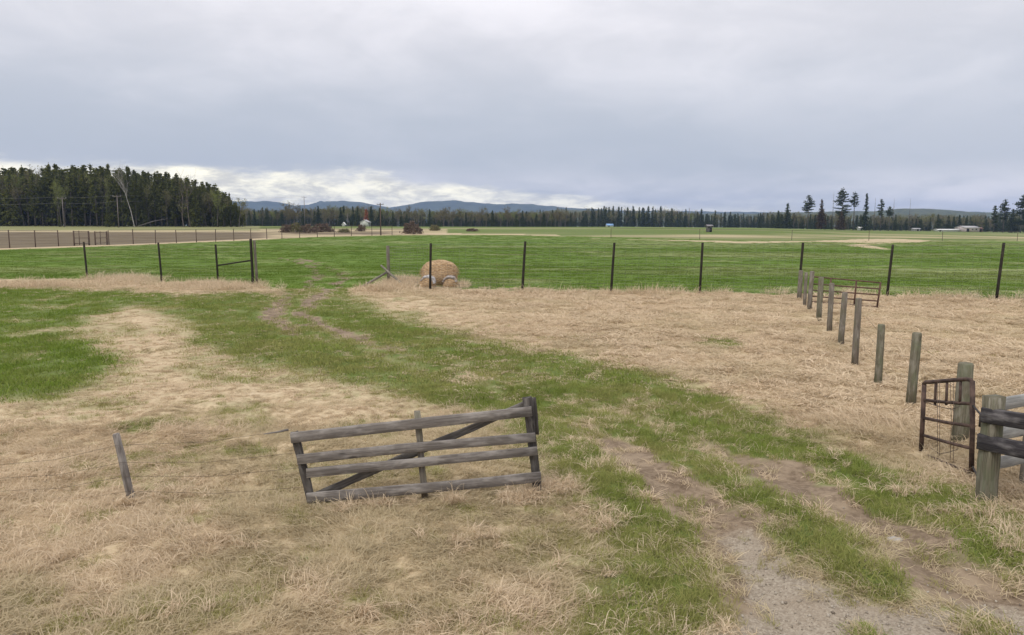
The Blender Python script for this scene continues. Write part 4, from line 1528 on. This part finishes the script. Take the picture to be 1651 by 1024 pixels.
# loose straw fringe
fr_ = MB()
for k in range(1400):
    th = random.uniform(0, math.pi); yy = random.uniform(-.75, .75)
    c = bp + Vector((math.cos(th) * .93, .3 + yy, .53 + math.sin(th) * .72))
    d = Vector((math.cos(th) * .5 + random.uniform(-1, 1), random.uniform(-1, 1), math.sin(th) * .2 - random.uniform(0, 1.0))).normalized() * random.uniform(.08, .2)
    s_ = Vector((random.uniform(-1, 1), random.uniform(-1, 1), random.uniform(-1, 1))).normalized() * .006
    fr_.add([c - s_, c + s_, c + d], (), [(0, 1, 2)])
o_ = fr_.build('loose_straw', M['bale_straw'], bale); o_['kind'] = 'stuff'
for k, (px, py, lab) in enumerate(((689.5, 464, 'small round bale with white wrapped rim at the left foot of the big bale'), (726, 464, 'small round bale with greyish wrapped rim at the right foot of the big bale'))):
    p = pix(px, py)
    sb = empty('small_bale', p, lab, 'hay bale')
    lump('straw', sb, p + Vector((0, 0,   .20)), .34, .40, .33, M['bale_straw'], 7 + k, nu=24, nv=10, rough=.12, yaw=R(-8 + 16 * k)).build('straw', M['bale_straw'], sb, smooth=True)
    mb = MB()
    V, Q = [], []
    for j in range(15):
        t_ = (.12 if k == 0 else .35) + 2.5 * j / 14
        ca, sa = math.cos(t_), math.sin(t_)
        e = math.sin(math.pi * min(1, max(0, (j + .6) / 15.2))) ** .6
        th_ = (.045 + .055 * random.random() + .03 * (ca if k == 0 else -ca)) * e
        y0 = -.40 - .03 * random.random()
        for (q, r2) in ((y0 + .03, .30), (y0 - .02, .335 + th_), (.16, .35 + th_), (.18, .31)):
            V.append(p + Vector((ca * r2 * 1.03, q, .20 + sa * r2)))
    for j in range(14):
        for q in range(4):
            Q.append((j * 4 + q, j * 4 + (q + 1) % 4, (j + 1) * 4 + (q + 1) % 4, (j + 1) * 4 + q))
    mb.add([tuple(v_) for v_ in V], Q + [(0, 1, 2, 3), (56, 59, 58, 57)])
    mb.build('wrap', M['bale_wrap' if k == 0 else 'bale_wrap_grey'], sb, smooth=True)

# ------------------------------------------------------------------ utility poles and lines
def upole(px, yb, yt, label, y_=None, arm=2.0, r_=.15, mat=None):
    if y_ is None:
        p = pix(px, yb)
    else:
        x_ = px_x(px, y_)
        p = Vector((x_, y_, float(gz(np.array([x_]), np.array([y_]))[0])))
    zt = CAM_H + (366 + (px - PW / 2) * math.tan(R(.2)) - yt) * p.y / FPX
    h = zt - p.z
    e = empty('utility_pole', p, label, 'utility pole')
    MB().tube([p + Vector((0, 0, -.3)), p + Vector((0, 0, h))], [r_, r_ * .7], 8).build('pole', mat or M['pole_wood'], e)
    if arm:
        za = h - .35
        arm_ = MB().board(p + Vector((-arm / 2, -.16, za)), p + Vector((arm / 2, -.16, za)), .13, .1, (0, -1, 0), 2, 0).build('crossarm', mat or M['pole_wood'], e)
        for q in (-.45, .45):
            c = p + Vector((q * arm, -.16, za + .065))
            MB().tube([c, c + Vector((0, 0, .2))], [.06, .05], 6).build('insulator', M['insulator'], arm_)
    return p + Vector((0, -.16, h - .1))


t1 = upole(108, 0, 319, 'weathered utility pole with crossarm farthest left before the wood', 228, 2.6)
t2 = upole(195.5, 0, 316, 'pale utility pole with crossarm in front of the middle of the left wood', 224, 2.4)
t3 = upole(493.5, 0, 318, 'tall utility pole rising above the trees left of the farm', 400, 2.6, .2)
t4 = upole(614, 379.5, 328, 'dark utility pole standing by the field edge at the farm', None, 1.6, .16, M['brown_post'])
t5 = upole(1108, 0, 336, 'lone pale utility pole before the far conifer row', 470, 0, .2)
upole(562, 0, 344, 'slim pale pole without crossarm above the low bush at the farm', 372, 0, .14)


def sagline(a, b_, sag, n=14):
    return [a.lerp(b_, k / n) - Vector((0, 0, sag * 4 * (k / n) * (1 - k / n))) for k in range(n + 1)]


e0 = Vector((px_x(-140, 236), 236, t1.z - .1))
for k, dz_ in enumerate((0.2, -1.6)):
    pw = []
    pts_ = [e0, t1, t2, t3]
    for q in range(3):
        sg = sagline(pts_[q] + Vector((0, 0, dz_)), pts_[q + 1] + Vector((0, 0, dz_)), (.5, .4, 1.0)[q])
        pw += sg if q == 0 else sg[1:]
    tag(MB().tube(pw, .022, 4, caps=False).build('power_line', M['wire'], loc=t1), ['upper power line strung across the front of the left wood', 'lower power line strung across the front of the left wood'][k], 'power line')

# ------------------------------------------------------------------ buildings far off
def gabled(name, label, cat, px, y_, w_, d_, h, rh, wall, roof, rz=0.0, door=None, windows=(), z=None):
    x_ = px_x(px, y_)
    p = Vector((x_, y_, float(gz(np.array([x_]), np.array([y_]))[0]) if z is None else z))
    e = empty(name, p, label, cat)
    e.rotation_euler.z = rz
    hw, hd = w_ / 2, d_ / 2

    def part(nm_, mb, mat, par=e):
        o2 = bpy.data.objects.new(nm_, mb.mesh(nm_, mat))
        o2.parent = par
        return link(o2)
    mb = MB()
    mb.add([(-hw, -hd, -.3), (hw, -hd, -.3), (hw, hd, -.3), (-hw, hd, -.3), (-hw, -hd, h), (hw, -hd, h), (hw, hd, h), (-hw, hd, h), (-hw, 0, h + rh), (hw, 0, h + rh)],
           [(0, 1, 5, 4), (2, 3, 7, 6)] + [(0, 3, 2, 1)], [(3, 0, 4), (3, 4, 7), (7, 4, 8), (1, 2, 6), (1, 6, 5), (5, 6, 9)])
    part('wall', mb, wall)
    rb = MB()
    ov = .3
    for s_ in (-1, 1):
        y0, z0 = s_ * (hd + ov), h - ov * rh / hd
        V = [(-hw - ov, y0, z0 + .02), (hw + ov, y0, z0 + .02), (hw + ov, 0, h + rh + .02), (-hw - ov, 0, h + rh + .02)]
        V += [(a_, b2, c_ + .14) for (a_, b2, c_) in V]
        rb.add(V, [(0, 1, 2, 3), (7, 6, 5, 4), (0, 4, 5, 1), (1, 5, 6, 2), (2, 6, 7, 3), (3, 7, 4, 0)])
    part('roof', rb, roof)
    if door:
        part('door', MB().box((door[0], -hd - .03, door[2] / 2), (door[1], .08, door[2])), M['dark_opening'])
    for (wx, wz, ww, wh) in windows:
        part('window', MB().box((wx, -hd - .03, wz), (ww, .08, wh)), M['dark_opening'])
    return e


gabled('farm_barn', 'long pale pinkish-white barn on the right horizon', 'barn', 1553, 425, 8.6, 9, 2.3, .9, M['pink_white'], M['roof_grey'], R(4), (-2.5, 1.6, 1.8), ((0.2, 1.4, .8, .6), (2.4, 1.4, .8, .6)))
gabled('low_shed', 'long low white shed left of the pinkish barn', 'shed', 1521, 424, 12.5, 4, .9, .4, M['white_paint'], M['white_paint'], R(2), (-5, .9, .8), ())
gabled('small_outbuilding', 'small dull red outbuilding right of the pinkish barn', 'shed', 1572, 423, 2.6, 3, 1.9, .6, M['roof_rust'], M['roof_rust'], R(10), (0, .9, 1.8), ())
gabled('low_shed', 'pale grey low shed between the snags and the white shed', 'shed', 1471, 424, 3.8, 3, 1.2, .35, M['roof_grey'], M['roof_grey'], R(-5), (.6, .9, 1.0), ())
gabled('small_outbuilding', 'tiny white outbuilding beside the narrow dark conifer', 'shed', 1381.5, 405, 1.9, 2.2, 1.2, .5, M['white_paint'], M['white_paint'], R(8), (.3, .6, 1.0), ())
gabled('blue_shed', 'small blue-roofed shed before the far conifer row', 'shed', 981, 530, 4.6, 3.5, 1.1, 1.0, M['white_paint'], M['blue_sheet'], R(12), (-1, .8, 1.0), ())
gabled('farmhouse', 'little white house by the plum-coloured bush at the farm', 'house', 590.5, 352, 2.6, 4, 2.0, 1.0, M['white_paint'], M['roof_grey'], R(75), (.4, .8, 1.8), ((-.9, 1.3, .6, .7),))
gabled('small_outbuilding', 'tiny white peaked shed at the left of the farm yard', 'shed', 556, 360, 1.3, 1.4, 1.0, .9, M['white_paint'], M['white_paint'], R(85), (0, .5, .8), ())
gabled('grey_hut', 'small grey box hut on the pale mound in the far field', 'hut', 1140.5, 205, 1.25, 1.2, 1.6, .25, M['grey_sheet'], M['grey_sheet'], R(8), (.25, .5, 1.2), ((-.3, 1.1, .3, .3),))

# pale stone on the track
p = pix(1442, 872)
rs = np.random.default_rng(5)
mb = MB()
ring = []
V = []
for (zz, q) in ((-.02, .8), (.018, .75), (.032, .5)):
    for k in range(9):
        th = k / 9 * 6.283
        V.append((p.x + math.cos(th) * .10 * q * (1 + .25 * rs.uniform(-1, 1)), p.y + math.sin(th) * .07 * q * (1 + .25 * rs.uniform(-1, 1)), p.z + zz))
V.append((p.x, p.y, p.z + .034))
Q = [(k * 9 + j, k * 9 + (j + 1) % 9, (k + 1) * 9 + (j + 1) % 9, (k + 1) * 9 + j) for k in range(2) for j in range(9)]
T = [(27, 18 + j, 18 + (j + 1) % 9) for j in range(9)]
mb.add(V, Q, T)
tag(mb.build('stone', M['pale_stone'], loc=p), 'flat pale stone lying in the right wheel rut of the track', 'stone')

# ------------------------------------------------------------------ grass: blades in tufts, placed by zone
def tuft(name, n, lmin, lmax, wid, rad, lean, droop, seed, mat, comb=.6, segs=4, curl=.3):
    """ribbons growing from a small disc; lean 0 upright .. 1 lying; combed towards +x"""
    rs = np.random.default_rng(seed)
    V, Q, lv = [], [], []
    k0 = 0
    for i in range(n):
        th = rs.uniform(0, 6.28); q = rad * math.sqrt(rs.uniform())
        p = np.array([math.cos(th) * q, math.sin(th) * q, -.01])
        L = rs.uniform(lmin, lmax)
        ha = rs.normal() * (1 - comb) * 2.2
        le = min(1.35, max(0.0, rs.normal(lean, .25)))
        d = np.array([math.cos(ha) * math.sin(le * 1.25), math.sin(ha) * math.sin(le * 1.25), math.cos(le * 1.25) + .02])
        side = np.cross(d, [0, 0, 1.0]) + rs.normal(size=3) * .25
        side /= np.linalg.norm(side) + 1e-9
        bend = rs.normal() * curl
        b = rs.uniform(0, 1)
        for s_ in range(segs + 1):
            f = s_ / segs
            w_ = wid * (1 - .85 * f ** 1.5) * (.6 + .4 * b)
            V.append(p - side * w_ / 2); V.append(p + side * w_ / 2)
            lv += [b * .8 + f * .2] * 2
            d = d + np.array([0, 0, -droop * (.3 + f)]) / segs + side * bend / segs
            d /= np.linalg.norm(d)
            p = p + d * L / segs
            if p[2] < .008: p[2] = .008 + rs.uniform(0, .02)
            if s_ < segs:
                Q.append((k0 + s_ * 2, k0 + s_ * 2 + 1, k0 + s_ * 2 + 3, k0 + s_ * 2 + 2))
        k0 += 2 * (segs + 1)
    return mesh_from(name, V, Q, None, mat, {'bladev': np.array(lv)})


DRY = [tuft('dry_tuft', 46, .12, .32, .0115, .17, 1.0, 1.0, 700 + k, M['dry'], .6, 4, .8) for k in range(4)]          # 0-3 matted
DRY += [tuft('dry_tuft', 34, .16, .34, .0115, .10, .65, 2.8, 710 + k, M['dry'], .45, 5, .9) for k in range(3)]         # 4-6 standing, drooping over
DRYF = [tuft('dry_far_tuft', 56, .09, .22, .018, .22, .85, 2.2, 720 + k, M['dry'], .3, 3, .8) for k in range(3)]     # for farther off
GRN = [tuft('green_tuft', 64, .035, .11, .007, .14, .55, .8, 740 + k, M['green'], .2, 3) for k in range(3)]
GRNF = [tuft('green_far_tuft', 60, .03, .085, .013, .30, .6, .7, 750 + k, M['green'], .2, 3) for k in range(3)]
CROP = [tuft('crop_tuft', 80, .04, .10, .035, .80, .8, .6, 760 + k, M['crop'], .1, 2) for k in range(3)]


def sector(d0, d1, dens, half=45):
    a = math.radians(half)
    n = int((d1 * d1 - d0 * d0) * a * dens)
    r_ = np.sqrt(rng.uniform(d0 * d0, d1 * d1, n))
    th = rng.uniform(-a, a, n)
    return r_ * np.sin(th), r_ * np.cos(th)


def place(name, bands, prob, meshes, pick, size, tintf, label, tilt=.12):
    PP, RR, SS, II, TT = [], [], [], [], []
    for (d0, d1, dens) in bands:
        x, y = sector(d0, d1, dens)
        z_ = zones(x, y)
        keep = rng.uniform(size=len(x)) < prob(z_, x, y)
        x, y = x[keep], y[keep]
        z_ = {k: v_[keep] for k, v_ in z_.items()}
        n = len(x)
        PP.append(np.stack([x, y, gz(x, y)], -1))
        head = fbm(x * .45, y * .45, 411, 3) * 14 + rng.normal(size=n) * .55
        RR.append(np.stack([rng.normal(size=n) * tilt, rng.normal(size=n) * tilt, head], -1))
        s_ = size(z_, x, y) * rng.uniform(.7, 1.3, n)
        SS.append(np.stack([s_ * rng.uniform(.9, 1.1, n), s_ * rng.uniform(.9, 1.1, n), s_ * rng.uniform(.75, 1.25, n)], -1))
        II.append(pick(z_, x, y, n))
        TT.append(np.clip(tintf(z_, x, y, n), 0, 1))
    PP = np.concatenate(PP)
    print(name, len(PP))
    return scatter(name, PP, np.concatenate(RR), np.concatenate(SS), np.concatenate(II), meshes, np.concatenate(TT), label)


def dry_prob(z_, x, y):
    p = (1 - z_['g']) ** 1.2 * (1 - z_['dirt']) ** 1.5 * (1 - z_['grav']) * (1 - z_['crop']) + .19 * (1 - z_['crop']) * (1 - z_['grav']) * (1 - z_['lawn']) * (1 - .75 * z_['dirt'])
    return np.where(z_['far'], 0, p)


def dry_pick(z_, x, y, n):
    st = fbm(x * .8, y * .8, 431, 3)
    stand = rng.uniform(size=n) < np.clip((st - .46) * 3 + (z_['tall'] - .8) * .5, .02, .7)
    return np.where(stand, 4 + rng.integers(0, 3, n), rng.integers(0, 4, n))


def dry_tint(z_, x, y, n):
    right = np.clip((z_['tall'] - .75) * 2, 0, 1)
    return .55 * sstep(.42, .62, fbm(x * .6, y * .6, 451, 4)) * (1 - .85 * right) + rng.uniform(-.1, .25, n)


place('dry_grass', [(4.0, 8.0, 135), (8.0, 13.0, 95)], dry_prob, DRY, dry_pick, lambda z_, x, y: z_['tall'] * .85, dry_tint, 'matted dry straw-coloured grass in the foreground')
place('dry_grass', [(13.0, 22, 44), (22, 48, 22)], dry_prob, DRYF, lambda z_, x, y, n: rng.integers(0, 3, n),
      lambda z_, x, y: z_['tall'] * (.85 + .006 * np.minimum(z_['r'], 40)) * np.where((z_['v'] < 475) & (z_['u'] < 470), 1.25, 1.0), dry_tint, 'pale dry grass of the middle distance')


def grn_prob(z_, x, y):
    return np.where(z_['far'] | (z_['crop'] > .5), 0, z_['g'] ** .9 * (1 - .92 * z_['dirt']))


def grn_tint(z_, x, y, n):
    return (.72 - .42 * sstep(.3, .95, z_['g']) - .35 * z_['lawn']) + .5 * sstep(.45, .65, fbm(x * .9, y * .9, 471, 3)) * .6 + rng.uniform(-.15, .2, n)


place('green_grass', [(4.0, 9.0, 120), (9.0, 14.0, 80)], grn_prob, GRN, lambda z_, x, y, n: rng.integers(0, 3, n), lambda z_, x, y: .55 + .55 * z_['g'], grn_tint, 'short green grass on the track and in patches')
place('green_grass', [(14.0, 24, 26), (24, 48, 13)], grn_prob, GRNF, lambda z_, x, y, n: rng.integers(0, 3, n), lambda z_, x, y: .7 + .5 * z_['g'], grn_tint, 'short green grass of the left lawn and farther track')
place('field_crop', [(30, 60, 5.0), (60, 110, 1.8), (110, 185, .7)], lambda z_, x, y: z_['crop'] * (1 - sstep(.15, .45, z_['dirt'])), CROP, lambda z_, x, y, n: rng.integers(0, 3, n),
      lambda z_, x, y: .62 + .0025 * z_['r'], lambda z_, x, y, n: z_['streak'] * 1.2 + rng.uniform(0, .14, n), 'low green crop of the field beyond the tall fence', .05)

# taller pale grass left standing along the fence lines and about the bales
x, y = [], []
for (px, py, rx, ry, n) in ((205, 453, 60, 7, 170), (60, 461, 120, 4, 130), (340, 463, 90, 6, 200), (648, 458, 26, 6, 200), (610, 468, 36, 3, 70), (744, 462, 8, 3, 30), (668, 456, 10, 6, 50),
                            (1520, 482, 130, 3, 60), (1000, 474, 320, 3, 120), (1370, 478, 14, 4, 30)):
    for k in range(n):
        a_, b2 = rng.normal() * .5, rng.normal() * .5
        p = pix(px + a_ * rx, py + b2 * ry)
        x.append(p.x); y.append(p.y)
x, y = np.array(x), np.array(y)
n = len(x)
TALL = [tuft('tall_dry_tuft', 30, .25, .55, .022, .26, .55, 1.6, 780 + k, M['dry'], .3, 4) for k in range(3)]
scatter('tall_dry_grass', np.stack([x, y, gz(x, y)], -1), np.stack([rng.normal(size=n) * .1, rng.normal(size=n) * .1, rng.uniform(0, 6.28, n)], -1),
        np.repeat(rng.uniform(.7, 1.25, n)[:, None], 3, 1), rng.integers(0, 3, n), TALL, np.clip(rng.normal(.1, .15, n), 0, 1), 'taller pale grass left standing along the fence line')

x, y = [], []
for (px, py, rx, ry, n) in ((735, 808, 16, 5, 9), (655, 815, 30, 5, 9), (590, 820, 30, 6, 8), (545, 825, 25, 5, 6), (840, 806, 30, 8, 48), (900, 790, 35, 14, 40), (980, 850, 30, 25, 14), (760, 880, 60, 20, 14), (640, 1000, 90, 22, 12),
                            (860, 960, 90, 30, 14), (240, 990, 90, 22, 5), (90, 900, 80, 25, 7), (380, 880, 70, 20, 7), (60, 770, 60, 18, 12), (300, 800, 70, 18, 12), (1560, 835, 60, 12, 16), (1625, 880, 30, 20, 12), (1450, 800, 40, 8, 8), (200, 815, 14, 4, 5), (1350, 740, 50, 14, 10)):
    for k in range(n):
        p = pix(px + rng.normal() * .6 * rx, py + rng.normal() * .6 * ry)
        x.append(p.x); y.append(p.y)
x, y = np.array(x), np.array(y)
n = len(x)
STRAW = [tuft('straw_tuft', 26, .14, .32, .010, .07, .55, 3.0, 860 + k, M['dry'], .72, 6, .7) for k in range(4)]
scatter('straw_tufts', np.stack([x, y, gz(x, y) + .03], -1), np.stack([rng.normal(size=n) * .2, rng.normal(size=n) * .2, rng.uniform(0, 6.28, n)], -1),
        np.repeat(rng.uniform(.55, .95, n)[:, None], 3, 1), rng.integers(0, 4, n), STRAW, np.zeros(n), 'pale curled tufts of straw standing out of the matted grass')

# gravel stones on the road and in the ruts
def stone_mesh(seed):
    rs = np.random.default_rng(seed)
    V = np.array([(1, 0, 0), (-1, 0, 0), (0, 1, 0), (0, -1, 0), (0, 0, 1), (0, 0, -1)], float)
    V = V * rs.uniform(.6, 1.2, (6, 1)) * np.array([1, .8, .6])
    T = [(0, 2, 4), (2, 1, 4), (1, 3, 4), (3, 0, 4), (2, 0, 5), (1, 2, 5), (3, 1, 5), (0, 3, 5)]
    return mesh_from('pebble', V, None, T, M['pebble'], None)


m, t, b, o = new_mat('pebbles')
oi = t.n('ShaderNodeObjectInfo')
t.l(t.mix(oi.outputs['Random'], (.16, .13, .10), (.42, .37, .30)), b.inputs['Base Color'])
M['pebble'] = m
PEB = [stone_mesh(800 + k) for k in range(4)]
x, y = sector(3.6, 9.5, 420)
z_ = zones(x, y)
keep = rng.uniform(size=len(x)) < np.clip(z_['grav'] ** 1.5 * .9 + .10 * z_['dirt'], 0, 1) * np.clip((9.5 - z_['r']) / 3, .15, 1)
x, y = x[keep], y[keep]
n = len(x)
s_ = np.minimum(np.exp(rng.normal(size=n) * .62) * .0088, .026)
scatter('gravel', np.stack([x, y, gz(x, y) + s_ * .2], -1), rng.uniform(0, 6.28, (n, 3)), np.repeat(s_[:, None], 3, 1), rng.integers(0, 4, n), PEB, None, 'loose gravel on the road edge and in the ruts')
print('gravel', n)

# ------------------------------------------------------------------ haze over the whole scene
hm = bpy.data.materials.new('haze')
hm.use_nodes = True
t = NT(hm.node_tree)
o = t.n('ShaderNodeOutputMaterial')
pv = t.n('ShaderNodeVolumePrincipled')
pv.inputs['Color'].default_value = (.40, .58, 1.0, 1)
pv.inputs['Density'].default_value = 1.3e-4
pv.inputs['Anisotropy'].default_value = 0.0
t.l(pv.outputs[0], o.inputs['Volume'])
hz = MB().box((0, 0, 79), (9800, 9800, 182)).build('haze', hm)
tag(hz, kind='stuff')
